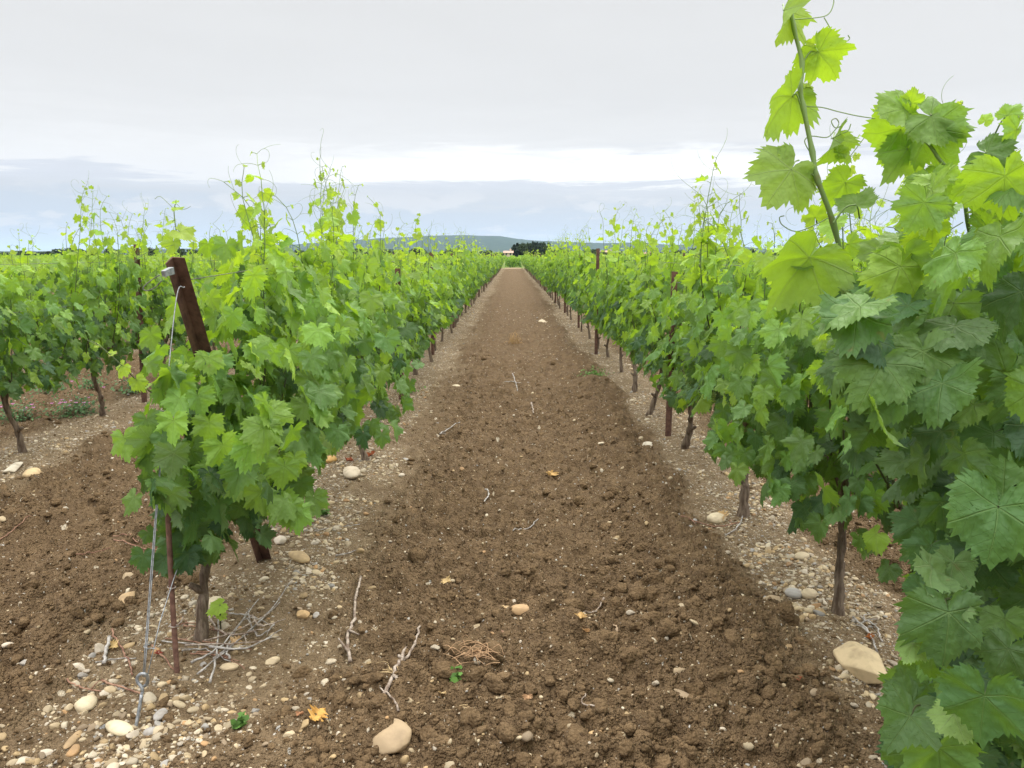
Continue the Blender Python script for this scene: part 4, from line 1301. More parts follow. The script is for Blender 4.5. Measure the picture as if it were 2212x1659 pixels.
# upright posts along the rows
def upright(x, y, top, lab, lean=(0, 0), first_=[None]):
    if first_[0] is None:
        o = link("row_post", None, cat="post", group="rusty steel posts along the rows")
        link("post", make_mesh("post", *post_prism((0, 0, -.2), (0, 0, 1.52), [(-.003, -.026), (.0, -.026), (.018, -.002), (.018, .002), (.0, .026), (-.003, .026), (.013, 0)], (.3, -1, 0)), M['rust'], smooth=False), o)
        cl = merge([tube([(-.035, 0, z), (.035, -.012, z), (.04, .01, z + .004)], .003, 5) for z in (1.18, 1.42)])
        link("wire_clip", make_mesh("wire_clip", *cl, M['oldwire']), o)
        first_[0] = o
    else:
        o = copy_tree(first_[0])
    o.location = (x, y, 0.04); o.scale = (1, 1, top / 1.52); o.rotation_euler = (lean[0], lean[1], rnd.uniform(-.3, .3)); o["label"] = lab
    return o


py_ = {'L1': [7.98, 11.85] + [11.85 + 4.3 * k for k in range(1, 12)], 'R1': [6.46, 11.9] + [11.9 + 4.3 * k for k in range(1, 12)], 'L2': [7.95] + [8.15 + 4.3 * k for k in range(1, 8)], 'R2': [9.6] + [9.6 + 4.3 * k for k in range(1, 8)], 'R3': [13.0, 17.3]}
for row, lst in py_.items():
    for k, y in enumerate(lst):
        if k < 5:
            lab = f"{ORD[k]} upright rusty post from the camera in the {ROWNAME[row]}"
        else:
            lab = f"small distant rusty post in the {ROWNAME[row]}"
        if row == 'L1' and k < 5:
            lab = f"{ORD[k]} upright rusty post behind the leaning end post, {ROWNAME[row]}"
        upright(ROWS[row] + {('R1', 1): -.09, ('L2', 0): .0, ('R1', 0): -.06, ('L1', 0): .06}.get((row, k), 0.0), y, (1.34 if k == 0 else 1.56 if (row, k) == ('R1', 1) else 1.50) if row in ('L1', 'R1') else (1.52 if k else 1.57), lab, (rnd.uniform(-.02, .02), rnd.uniform(-.02, .02)))

# trellis wires, one thing each
ends = {'L1': 2.95, 'R1': -1.5, 'L2': 1.0, 'R2': 0.5}
wname = {1.40: "top", 1.05: "middle", 0.64: "lowest"}
for row, ya in ends.items():
    for zh, nm in wname.items():
        if row == 'R2' and zh < 1.2:
            continue
        P = []
        yy = ya
        while yy < 45:
            P.append((ROWS[row] + .028 + .004 * math.sin(yy * 3), yy, zh + .05 - .008 * abs(math.sin(yy * .73))))
            yy += .7
        if row == 'L1':
            P[0] = (-1.19, 3.0 + (1.45 - zh) * .57, zh + .02)
        link("trellis_wire", make_mesh("trellis_wire", *tube(np.array(P), .0016, 5), M['oldwire']), label=f"{nm} trellis wire stretched along the {ROWNAME[row]}", cat="wire", group="trellis wires")

# ------------------------------------------------------------------ stones, clods, twigs, dry leaves on the ground
PAL = np.array([(0.60, 0.48, 0.30), (0.66, 0.56, 0.40), (0.50, 0.35, 0.17), (0.42, 0.40, 0.36), (0.64, 0.55, 0.42), (0.48, 0.28, 0.12), (0.34, 0.25, 0.155), (0.56, 0.43, 0.25)])


def scatter_stones(name, label, n, dens_fn, area, size, sub, seed, sink=.3, soil=False, flat=(.45, .8)):
    rng = np.random.default_rng(seed)
    xs, ys2 = [], []
    tot = 0
    while tot < n:
        m = n * 4
        # more per square metre near the camera, as the far ones are below a pixel
        y = area[2] * (area[3] / area[2]) ** rng.uniform(0, 1, m); x = rng.uniform(-1, 1, m) * np.minimum(y * .68 + .4, area[1]);
        ok = rng.uniform(0, 1, m) < dens_fn(x, y)
        xs.append(x[ok]); ys2.append(y[ok]); tot += ok.sum()
    x = np.concatenate(xs)[:n]; y = np.concatenate(ys2)[:n]
    z = height(x, y)
    V0, F0 = ICO[sub]
    D = np.hypot(x, y)
    r = np.exp(rng.normal(math.log(size[0]), size[1], n)); r = np.clip(r, size[0] * .4, size[2])
    r = np.maximum(r, D * .0008)
    sx = rng.uniform(.8, 1.45, n); sy = rng.uniform(.7, 1.1, n); sz = rng.uniform(*flat, n)
    # eight lumpy base shapes shared out among all
    shapes = []
    for q in range(8):
        nn = noise3(V0, 2.2, seed * 10 + q)
        S = V0 * (1 + (0.20 if soil else 0.16) * nn[:, None])
        if not soil:
            for e in range(3 + q % 4):
                d = np.random.default_rng(q * 7 + e + 900).normal(size=3); d /= np.linalg.norm(d)
                S = S - np.maximum(S @ d - .58, 0)[:, None] * d * .9
        if soil:
            S = S * (1 + 0.13 * noise3(V0, 6.5, seed * 20 + q)[:, None]) * (1 + 0.05 * np.random.default_rng(q).normal(size=(len(V0), 1)))
            for e in range(5):
                d = np.random.default_rng(q * 9 + e).normal(size=3); d /= np.linalg.norm(d)
                S = S - np.maximum(S @ d - .72, 0)[:, None] * d * .8
        shapes.append(S)
    shapes = np.array(shapes)
    S = shapes[rng.integers(0, 8, n)] * np.stack([sx, sy, sz], -1)[:, None] * r[:, None, None]
    a = rng.uniform(0, 6.28, n); tl = rng.normal(0, .35, n)
    c, s = np.cos(a)[:, None], np.sin(a)[:, None]; ct, s_t = np.cos(tl)[:, None], np.sin(tl)[:, None]
    X_ = S[..., 0] * ct - S[..., 2] * s_t; Z_ = S[..., 0] * s_t + S[..., 2] * ct; Y_ = S[..., 1]
    V = np.stack([X_ * c - Y_ * s + x[:, None], X_ * s + Y_ * c + y[:, None], Z_ + (z + r * sz * (1 - 2 * sink))[:, None]], -1).reshape(-1, 3)
    F = (F0[None] + (len(V0) * np.arange(n))[:, None, None]).reshape(-1, 3)
    at_ = None
    if not soil:
        col = PAL[rng.choice(8, n, p=[.25, .22, .15, .06, .12, .05, .06, .09])] * rng.uniform(.50, .92, (n, 1))
        at_ = {'tint': np.repeat(np.concatenate([col, np.ones((n, 1))], 1), len(V0), 0)}
    link(name, make_mesh(name, V, F, M['clod' if soil else 'stone'], at_), label=label, kind="stuff", cat="soil" if soil else "gravel")


strip = lambda x, y: np.clip(masks(x, y)[1] * 1.0, 0, 1)
till = lambda x, y: np.clip(masks(x, y)[0], 0, 1)
scatter_stones("gravel", "pale gravel lying in strips under the vine rows", 9500, lambda x, y: strip(x, y) * (0.16 + .88 * (fbm(x * 3.4, y * 3.4, 55, 3) > .52)), (0, 8, 2.0, 26), (.0078, .50, .022), 3, 31, .46)
scatter_stones("pebbles", "small cream pebbles scattered over the tilled soil", 3400, lambda x, y: 0.4 + .6 * masks(x, y)[2], (0, 8, 1.7, 24), (.0076, .58, .023), 3, 32, .46)
scatter_stones("stone_chips", "tiny pale stone chips sprinkled over the soil", 9000, lambda x, y: 0.5 + .5 * masks(x, y)[2], (0, 8, 1.6, 22), (.0040, .40, .009), 2, 33, .35)
scatter_stones("soil_clods", "crumbly brown clods loose on the tilled ground", 7000, lambda x, y: till(x, y) * (0.2 + .8 * (fbm(x * 2.0, y * 2.0, 56, 3) > .52)), (0, 8, 1.6, 12), (.0092, .62, .046), 3, 34, .45, True, (.6, .95))
scatter_stones("soil_crumbs", "fine crumbs of brown soil between the clods", 22000, lambda x, y: .3 + .7 * till(x, y), (0, 8, 1.6, 9), (.0046, .35, .010), 2, 35, .30, True, (.6, .95))


def stone(px, py, wpx, hpx, tint, label, seed, ang=0.0, rough=.12, cut=0.0, bury=.36, th=.6, name="stone", cat="stone"):
    """one stone, its outline WPX x HPX pixels large at that spot of the ground; CUT flattens facets for an angular rock"""
    x, y = gxy(px, py)
    zc = y * math.cos(PITCH) + CAM_H * math.sin(PITCH)
    rx = wpx / F_PX * zc / 2
    sin_el = CAM_H / math.hypot(math.hypot(x, y), CAM_H)
    hh_ = hpx / F_PX * zc / 2
    rz = min(th * rx, hh_ * .9); ry = max(rx * .5, math.sqrt(max(hh_ ** 2 - (rz * math.sqrt(1 - sin_el ** 2)) ** 2, (rx * .3) ** 2)) / sin_el)
    V0, F0 = ICO[4]
    V = V0 * (1 + rough * noise3(V0, 2.0, seed)[:, None] + rough * .3 * noise3(V0, 7.0, seed + 1)[:, None])
    if cut > 0:
        rg = np.random.default_rng(seed)
        for q in range(16):
            d = rg.normal(size=3); d /= np.linalg.norm(d); lim = rg.uniform(.55, .82)
            k = V @ d - lim
            V = V - np.maximum(k, 0)[:, None] * d * cut
        V = V * (1 + .012 * noise3(V, 22, seed + 5)[:, None])
    V = V * [rx, ry, rz]
    c, s = math.cos(ang), math.sin(ang)
    V = np.stack([V[:, 0] * c - V[:, 1] * s, V[:, 0] * s + V[:, 1] * c, V[:, 2]], -1)
    z = float(height(np.array([x]), np.array([y]), False)[0]) + .012
    link(name, make_mesh(name, V, F0, M['stone'], tint_attr(len(V0), tint)), loc=(x, y, z + rz * (1 - 2 * bury)), label=label, cat=cat)


CRM, OCH, GRY, WHT, TAN = (0.53, 0.43, 0.28), (0.42, 0.28, 0.14), (0.37, 0.35, 0.32), (0.56, 0.50, 0.39), (0.34, 0.25, 0.145)
stone(1858, 1478, 86, 108, (0.62, 0.48, 0.28), "big pale yellow limestone rock half under the leaves at right", 6, .12, .12, 1.0, .25, .85, "rock", "rock")
stone(853, 1625, 104, 78, (0.36, 0.26, 0.15), "large flat tan cobble half buried at the bottom edge", 2, .3, .08, .5, .28, .5, "rock", "rock")
stone(1132, 1328, 62, 26, (0.46, 0.29, 0.14), "flat orange brown stone alone in the middle of the aisle", 3, 0, .10, .6, .3, .5)
stone(1184, 1178, 30, 26, OCH, "tan oval stone, right one of a pair in the aisle", 4, .4)
stone(1111, 1190, 20, 18, CRM, "small round stone, left one of a pair in the aisle", 5)
stone(1666, 1332, 46, 32, TAN, "square tan stone left of the two smooth stones by the trunk", 6, .3, .08, .9, .25)
stone(1712, 1315, 34, 24, GRY, "smooth grey stone touching a cream one beside the right trunk", 7, .5)
stone(1745, 1319, 36, 24, CRM, "smooth cream egg-shaped stone beside the grey one by the trunk", 8)
stone(1690, 1434, 40, 34, OCH, "slanted ochre stone stuck in the soil left of the pale rock", 9, -.7, .12)
stone(1298, 1614, 30, 34, (.55, .36, .17), "orange oval stone near the bottom edge, centre right", 10, 1.1)
stone(1291, 1642, 28, 18, GRY, "pale grey stone at the bottom edge below the orange oval", 11)
stone(1404, 1342, 24, 28, (.56, .45, .36), "pinkish upright stone among crumbs right of the aisle centre", 12, .9)
stone(1340, 1364, 56, 12, (.36, .25, .15), "long thin brown stone like a finger lying in soil", 13, -.1, .06)
stone(1467, 1466, 38, 20, TAN, "soil-stained tan stone above the smooth clay smear", 14)
stone(1283, 1566, 30, 20, CRM, "cream wedge stone beside a dark gap in the soil", 15, .9)
stone(259, 1592, 40, 46, (.68, .58, .38), "large cream stone left of the anchor rod", 16, 1.0, .08)
stone(188, 1542, 48, 38, (.62, .52, .34), "large round cream stone well left of the anchor rod", 17, .2, .10, .3)
stone(275, 1316, 36, 48, OCH, "upright tan block of stone in the soil left of the guy wire", 18, .2, .08, .8, .3, .9)
stone(203, 1192, 40, 26, (.46, .34, .21), "angular brown stone on the open soil at left", 19, .1, .08, .9)
stone(280, 1252, 34, 30, TAN, "dull tan stone above the upright block at left", 20, .2, .08, .7, .35)
stone(348, 1566, 26, 26, GRY, "round grey stone right of the anchor rod", 21)
stone(328, 1602, 34, 22, GRY, "grey elongated stone at the bottom below the anchor rod", 22, .5)
stone(345, 1600, 34, 26, CRM, "cream wedge stone beside the grey elongated one, bottom left", 23, -.2, .1, .5)
stone(160, 1610, 22, 36, OCH, "ochre upright stone at bottom left near the edge", 24)
stone(648, 1232, 36, 34, (.52, .37, .19), "ochre wedge stone right of the leaning post foot", 25, .7, .08, .6)
stone(608, 1196, 32, 22, (.62, .53, .42), "pale pink square stone by the leaning post foot", 26, 0, .07, .6)
stone(656, 1352, 40, 24, (.52, .34, .16), "ochre slab stone below the left row, near the twig", 27, .2, .08, .8)
stone(684, 1348, 14, 14, GRY, "small grey stone touching the ochre slab", 28)
stone(466, 1340, 34, 28, (.62, .52, .35), "cream stone with dark pits beside the first left trunk", 29, .1)
stone(497, 1468, 38, 18, (.56, .44, .27), "ochre rounded stone below the pile of prunings", 30, .1)
stone(560, 1098, 44, 40, (.58, .46, .30), "big cream stone by the second left trunk", 31, .3, .1, .4)
stone(760, 1042, 36, 30, (.60, .50, .36), "rounded cream stone in the left gravel strip", 32, .3, .08)
stone(716, 1010, 28, 18, (.56, .33, .10), "bright orange stone in the left gravel strip", 33)
stone(30, 1026, 28, 26, WHT, "white angular stone under the second left row", 34, .2, .08, .8)
stone(70, 1032, 36, 26, (.58, .42, .22), "orange stone beside the white one under the second left row", 35, .4)
stone(1546, 1140, 40, 26, (.60, .50, .33), "flat cream stone beside the dry oak leaf at right", 36, .1)
stone(1730, 1230, 34, 18, CRM, "cream stone in the right gravel strip below the hanging leaves", 37, .4)
stone(1400, 972, 26, 16, WHT, "white stone at the edge of the right strip near the post", 38)
stone(1175, 697, 24, 7, CRM, "long white stone far up the aisle", 39)
stone(985, 843, 22, 14, CRM, "cream stone beside the left strip midway up the aisle", 40)


def rod_on_ground(pts_px, r0, r1, matk, label, seed, name="twig", lift=.006, branches=0, cat="twig", group=None, sides=6):
    rng = np.random.default_rng(seed)
    P = []
    for px, py in pts_px:
        x, y = gxy(px, py); P.append([x, y, 0])
    P = smooth_path(np.array(P, float), 6)
    h = height(P[:, 0], P[:, 1])
    hs = np.convolve(np.pad(h, 3, mode='edge'), np.ones(7) / 7, 'valid')
    P[:, 2] = np.maximum(hs, h - .004) + lift + r0
    P[1:-1, :2] += rng.normal(0, .0025, (len(P) - 2, 2))
    o = P[0].copy(); o[2] = P[:, 2].min() - r0
    R = np.linspace(r0, r1, len(P)) * (1 + .22 * (np.arange(len(P)) % 6 == 0))
    parts = [tube(P - o, R, sides)]
    for q in range(branches):
        j = rng.integers(1, len(P) - 2); d = np.array([rng.normal(0, 1), rng.normal(0, 1), rng.uniform(.1, .5)]); d /= np.linalg.norm(d)
        L_ = rng.uniform(.03, .10)
        parts.append(tube(smooth_path([P[j] - o, P[j] - o + d * L_ * .5 + rng.normal(0, .006, 3), P[j] - o + d * L_ + [0, 0, -.012]], 3), np.linspace(r1, r1 * .4, 7), 5))
    link(name, make_mesh(name, *merge(parts), M[matk]), loc=o, label=label, cat=cat, group=group)


rod_on_ground([(780, 1272), (770, 1318), (766, 1368), (752, 1398), (757, 1448)], .0052, .0066, 'twig', "long knotted pale twig standing out left of the aisle", 1, branches=2)
rod_on_ground([(908, 1394), (896, 1432), (868, 1478), (846, 1520), (824, 1556)], .0042, .0078, 'twig', "thick straight twig slanting towards the bottom cobble", 2, branches=3)
rod_on_ground([(822, 1530), (840, 1550), (862, 1592)], .0024, .0036, 'twig', "short yellowish twig running to the bottom cobble", 3)
rod_on_ground([(1048, 1072), (1056, 1090), (1038, 1118)], .0035, .005, 'greytwig', "grey twig in the aisle right of the dark hollow", 4)
rod_on_ground([(1304, 1322), (1286, 1340), (1262, 1358)], .004, .003, 'twig', "straight brown twig right of the orange flat stone", 5)
rod_on_ground([(1163, 1145), (1140, 1155), (1108, 1172)], .0035, .003, 'greytwig', "grey twig above the pair of aisle stones", 6)
rod_on_ground([(726, 1220), (752, 1212), (772, 1206)], .0035, .002, 'greytwig', "thin grey twig pointing from the aisle to the left strip", 7)
rod_on_ground([(680, 1168), (720, 1158), (778, 1146)], .0026, .002, 'greytwig', "pair-thin grey twig lying in the left gravel strip", 8, branches=1)
rod_on_ground([(245, 1164), (268, 1176), (300, 1192)], .0032, .0028, 'redtwig', "reddish twig left of the rusty stake", 9)
rod_on_ground([(248, 1192), (290, 1200), (352, 1206)], .0034, .0026, 'redtwig', "longer reddish twig behind the rusty stake", 10)
rod_on_ground([(150, 1222), (200, 1214), (240, 1205)], .0028, .0022, 'redtwig', "dark thin twig on the open soil at left", 11)
rod_on_ground([(0, 1178), (30, 1158), (70, 1142)], .0028, .0022, 'redtwig', "curved twig touching the left photo edge", 12)
rod_on_ground([(238, 1402), (232, 1430), (226, 1456)], .0068, .0062, 'greytwig', "thick peeled pale stick left of the guy wire", 13)
rod_on_ground([(244, 1385), (262, 1420), (280, 1452), (288, 1482)], .0036, .003, 'redtwig', "brown twig crossing behind the anchor eye", 14)
rod_on_ground([(208, 1456), (248, 1446), (296, 1447)], .003, .002, 'greytwig', "thin curved grey twig left of the anchor eye", 15)
rod_on_ground([(330, 1420), (352, 1446), (378, 1478)], .0032, .0026, 'redtwig', "brown twig between anchor eye and stake", 16)
rod_on_ground([(222, 1492), (262, 1508), (308, 1530)], .0036, .0028, 'redtwig', "reddish twig lying across the anchor rod", 17)
rod_on_ground([(148, 1496), (175, 1508), (220, 1514)], .003, .0024, 'redtwig', "small forked twig above the round cream stone", 18, branches=1)
rod_on_ground([(1105, 812), (1112, 830), (1118, 856)], .006, .004, 'greytwig', "pale twig lying lengthwise far up the aisle", 19)
rod_on_ground([(1090, 832), (1120, 834), (1160, 834)], .005, .004, 'greytwig', "pale twig lying crosswise far up the aisle", 20)
rod_on_ground([(1148, 876), (1150, 890), (1152, 908)], .007, .006, 'twig', "short brown stick in the middle of the aisle", 21)
rod_on_ground([(950, 952), (968, 945), (994, 937)], .005, .003, 'greytwig', "forked grey twig beside the left strip", 22, branches=2)
rod_on_ground([(1470, 1156), (1540, 1160), (1600, 1150)], .0035, .003, 'redtwig', "dark twig in front of the third right trunk", 23, branches=2)
rod_on_ground([(1610, 1124), (1592, 1160), (1566, 1180)], .004, .003, 'greytwig', "grey twig leaning at the third right trunk foot", 24)
rod_on_ground([(1840, 1370), (1872, 1400), (1892, 1440)], .0042, .0034, 'greytwig', "grey forked twig above the pale yellow rock", 25, branches=2)
rod_on_ground([(1862, 1372), (1890, 1388), (1904, 1420)], .0036, .003, 'greytwig', "thinner grey twig next to the forked one above the rock", 26, branches=1)
rod_on_ground([(1390, 1600), (1420, 1588), (1440, 1582)][:0] or [(1264, 1532), (1258, 1560), (1296, 1566)], .0022, .003, 'twig', "small dark twig beside the cream wedge stone", 27)

# the heap of vine prunings under the first left vine
rg = np.random.default_rng(44)
for q in range(12):
    a = rg.uniform(0, 1); cx_, cy_ = 470 + 130 * a + rg.normal(0, 12), 1440 - 110 * a + rg.normal(0, 14)
    dx, dy = 46 + rg.normal(0, 34), -38 + rg.normal(0, 36)
    pts_ = [(cx_ - dx, cy_ - dy), (cx_ + rg.normal(0, 16), cy_ + 10 + rg.normal(0, 14)), (cx_ + dx, cy_ + dy)]
    rod_on_ground(pts_, rg.uniform(.0022, .0048), rg.uniform(.0014, .0024), rg.choice(['greytwig', 'greytwig', 'twig']), "grey vine pruning in the heap of cut twigs below the first left vine", 100 + q, "pruning", .004 + .028 * rg.random(), int(rg.integers(0, 3)), "pruning", "vine prunings heaped under the first left vine")
for q in range(8):
    cx_, cy_ = 440 + rg.uniform(-50, 70), 1400 + rg.uniform(-30, 60)
    rod_on_ground([(cx_ - 50, cy_ - rg.uniform(5, 20)), (cx_, cy_ - 8), (cx_ + 55, cy_ + rg.uniform(0, 22))], .0026, .0016, rg.choice(['greytwig', 'redtwig']), "grey vine pruning in the heap of cut twigs below the first left vine", 140 + q, "pruning", .006, 1, "pruning", "vine prunings heaped under the first left vine")


def dry_leaf(px, py, size_px, tint, label, seed, curl=.7, lobes=6):
    x, y = gxy(px, py); zc = y * math.cos(PITCH) + CAM_H * math.sin(PITCH); s = size_px / F_PX * zc * .62
    rng = np.random.default_rng(seed)
    n = 44; u = np.linspace(0, 1, n); prof = np.sin(np.pi * u ** .8) * .42 * (1 + .45 * np.sin(u * lobes * 2 * math.pi)) + .02
    rows = []
    for k in (-1, -.5, 0, .5, 1):
        rows.append(np.stack([u - .5, prof * k, curl * .35 * abs(k) ** 1.5 * (.4 + prof) + .10 * np.sin(u * 7 + rng.uniform(0, 6)) * (1 + abs(k)) * .6 + curl * .5 * (u - .5) ** 2], -1))
    V = np.array(rows).reshape(-1, 3) * s
    a, tl = rng.uniform(0, 6.28), rng.uniform(.1, .5)
    V[:, 2], V[:, 1] = V[:, 2] * math.cos(tl) + V[:, 1] * math.sin(tl), V[:, 1] * math.cos(tl) - V[:, 2] * math.sin(tl)
    V[:, :2] = V[:, :2] @ np.array([[math.cos(a), -math.sin(a)], [math.sin(a), math.cos(a)]])
    i = (np.arange(4)[:, None] * n + np.arange(n - 1)[None]).ravel()
    V[:, 2] -= V[:, 2].min()
    link("dry_leaf", make_mesh("dry_leaf", V, np.stack([i, i + 1, i + n + 1, i + n], -1), M['dryleaf'], tint_attr(len(V), tint)), loc=(x, y, gz(x, y) + .003), label=label, cat="dry leaf", group="dry leaves fallen on the soil")


for k, (px, py, sz, tn, lb) in enumerate([
    (690, 1602, 70, (.62, .36, .10), "bright orange curled oak leaf near the bottom edge"),
    (1252, 1382, 42, (.58, .38, .16), "orange tan oak leaf below the flat orange stone"),
    (1558, 1140, 58, (.62, .43, .22), "large pale lobed oak leaf at the right strip"),
    (965, 1288, 36, (.58, .42, .20), "pale dry leaf with upright lobes left of the aisle centre"),
    (1192, 1038, 40, (.56, .36, .14), "orange dry leaf between aisle stones, far one"),
    (1264, 1400, 30, (.50, .30, .14), "dark tan leaf beside the orange oak leaf"),
    (1090, 1395, 30, (.52, .32, .22), "pink brown dry leaf above the straw tuft"),
    (1370, 1448, 34, (.56, .33, .20), "pinkish dry leaf in the tilled soil, centre right"),
    (250, 1418, 40, (.62, .45, .20), "pale yellow oak leaf beside the peeled stick"),
    (345, 1440, 30, (.28, .06, .04), "dark red leaf scrap behind the anchor eye"),
    (1878, 1412, 30, (.36, .12, .03), "rust red leaf above the pale rock"),
    (510, 1420, 46, (.56, .38, .20), "tan dry leaf in the pruning heap"),
    (1720, 1520, 30, (.30, .10, .05), "red brown leaf scrap in the soil left of the near vine"),
    (650, 1600, 30, (.40, .20, .10), "small brown leaf scrap at bottom left"),
    (800, 1000, 34, (.34, .10, .04), "rust red leaf scrap by the third left trunk"),
    (1090, 1330, 26, (.55, .40, .22), "small tan leaf left of the flat orange stone"),
    (755, 1012, 30, (.34, .10, .05), "rust red leaf scrap at the second left trunk"),
    (1140, 1560, 34, (.46, .28, .15), "brown crumpled leaf below the straw tuft"),
    (955, 1530, 30, (.55, .40, .20), "yellowish leaf scrap left below the straw tuft"),
    (1010, 1600, 26, (.50, .36, .2), "pale leaf scrap near the bottom centre")]):
    dry_leaf(px, py, sz, tn, lb, 300 + k, curl=.5 + .4 * (k % 3) / 2, lobes=5 + k % 3)


def tuft(px, py, wpx, n, tint, label, seed, up_=.25, name="dry_grass", cat="dry grass", rad=.0011):
    x, y = gxy(px, py); zc = y * math.cos(PITCH) + CAM_H * math.sin(PITCH); s = wpx / F_PX * zc * .5
    rng = np.random.default_rng(seed); parts = []
    for q in range(n):
        a = rng.uniform(0, 6.28); L_ = s * rng.uniform(.5, 1.1); p0 = np.array([rng.normal(0, s * .35), rng.normal(0, s * .35), 0.004])
        d = np.array([math.cos(a), math.sin(a) * .7, 0])
        hq = rng.uniform(.1, 1) * up_ * L_ * 2
        P = smooth_path([p0 - d * L_ * .5, p0 + [0, 0, hq] + rng.normal(0, s * .06, 3), p0 + d * L_ * .5 + rng.normal(0, s * .12, 3) * [1, 1, 0] + [0, 0, hq * .3]], 4)
        P[:, 2] = np.maximum(P[:, 2], .001)
        parts.append(tube(P, np.linspace(rad * 1.4, rad * .6, len(P)) * rng.uniform(.7, 1.5), 4))
    V, F = merge(parts)
    link(name, make_mesh(name, V, F, M['straw'], tint_attr(len(V), tint)), loc=(x, y, gz(x, y) + .004), label=label, cat=cat)


tuft(1030, 1478, 130, 46, (.46, .29, .16), "flattened tuft of reddish straw in the aisle near the bottom", 1, .18)
tuft(1000, 1570, 90, 12, (.58, .42, .22), "few yellow straw stalks below the reddish straw tuft", 2, .12)
tuft(1112, 752, 36, 40, (.50, .33, .15), "small upright tuft of dry orange grass far up the aisle", 3, .8, rad=.002)
tuft(845, 1500, 70, 16, (.52, .38, .20), "loose straw around the thick slanting twig", 4, .15)
tuft(408, 1085, 60, 18, (.46, .32, .16), "dry grass tuft on the soil left of the hanging leaves", 5, .5)
tuft(700, 960, 50, 22, (.42, .26, .15), "dry grass by the third left trunk", 6, .5)


def weed(px, py, wpx, n, tint, label, seed, flowers=0, hgt=.12):
    x, y = gxy(px, py); zc = y * math.cos(PITCH) + CAM_H * math.sin(PITCH); s = wpx / F_PX * zc * .5
    rng = np.random.default_rng(seed)
    root = link("weed", None, loc=(x, y, gz(x, y)), label=label, cat="weed", group="weeds between the rows")
    k = 5; a = np.linspace(0, 2 * math.pi, k, endpoint=False)
    c = np.stack([rng.normal(0, s * .42, n), rng.normal(0, s * .45, n), np.abs(rng.normal(0, hgt * .5, n)) + .01], -1)
    nn = nrm(rng.normal(0, .6, (n, 3)) + [0, -.2, 1]); t1 = nrm(np.cross(nn, rng.normal(size=(n, 3)))); t2 = np.cross(nn, t1)
    r = rng.uniform(.008, .019, n)
    V = (c[:, None] + r[:, None, None] * (np.cos(a)[None, :, None] * t1[:, None] * .7 + np.sin(a)[None, :, None] * t2[:, None])).reshape(-1, 3)
    F = np.concatenate([(np.array([[0, 1, 2], [0, 2, 3], [0, 3, 4]])[None] + k * np.arange(n)[:, None, None]).reshape(-1, 3)])
    tn = np.repeat(np.array(tint)[None] * rng.uniform(.6, 1.3, (n, 1)), k, 0)
    link("foliage", make_mesh("foliage", V, F, M['weed'], {'tint': tn}, smooth=False), root)
    st = merge([tube([np.array([c[q, 0] * .3, c[q, 1] * .3, -.01]), (c[q] * [.7, .7, .6]), c[q]], .0012, 4) for q in range(0, n, 5)])
    link("stem", make_mesh("stem", *st, M['shoot']), root)
    for q in range(flowers):
        p = np.array([rng.normal(0, s * .5), rng.normal(0, s * .45), abs(rng.normal(0, hgt * .35)) + hgt * .45]); parts = []
        for j in range(5):
            an = j * 1.2566; d = np.array([math.cos(an), math.sin(an), .55]); e = np.array([-math.sin(an), math.cos(an), 0])
            Vp = np.array([p, p + d * .012 + e * .008, p + d * .019, p + d * .012 - e * .008]); parts.append((Vp, np.array([[0, 1, 2], [0, 2, 3]])))
        Vf, Ff = merge(parts)
        link("flower", make_mesh("flower", Vf, Ff, M['petal'], tint_attr(len(Vf), (.62, .25, .50)), smooth=False), root)


for k, (px, py, wp, n, fl, h_, lb) in enumerate([
    (40, 915, 110, 420, 12, .20, "pink-flowered weed clump at the left edge under the second row"),
    (165, 905, 130, 460, 14, .18, "pink-flowered weed clump behind the forked trunk of the second row"),
    (110, 858, 90, 260, 6, .16, "smaller pink-flowered weed farther behind the second left row"),
    (200, 845, 70, 200, 0, .14, "grey green flowerless weed behind the second left row"),
    (285, 860, 80, 220, 0, .14, "grey green weed clump between two trunks of the second row"),
    (1280, 825, 70, 160, 0, .07, "small green weed at the foot of the right strip"),
    (880, 862, 60, 90, 0, .05, "low green weed in the left strip far back"),
    (700, 1130, 30, 30, 0, .03, "tiny green seedlings in the left gravel strip"),
    (985, 1500, 34, 26, 0, .05, "tiny green seedling beside the reddish straw"),
    (520, 1600, 40, 22, 0, .025, "tiny green seedling near the bottom left")]):
    weed(px, py, wp, n, (.10, .19, .07) if fl or k in (3, 4) else (.12, .24, .05), lb, 500 + k, fl, h_)

# the smooth smear of clay in the tilled soil
x, y = gxy(1495, 1560)
V0, F0 = ICO[3]
V = V0 * [.050, .125, .014] * (1 + .22 * noise3(V0, 3.5, 8)[:, None])
link("clay_slab", make_mesh("clay_slab", V, F0, mat_simple("smooth_clay", (.24, .175, .105), (.30, .22, .14), 9.0, .85, .2, .3, .004)), loc=(x, y, float(height(np.array([x]), np.array([y]), False)[0]) + .028), rotz=.35, label="smooth pale smear of clay in the rough soil at right", cat="clay")

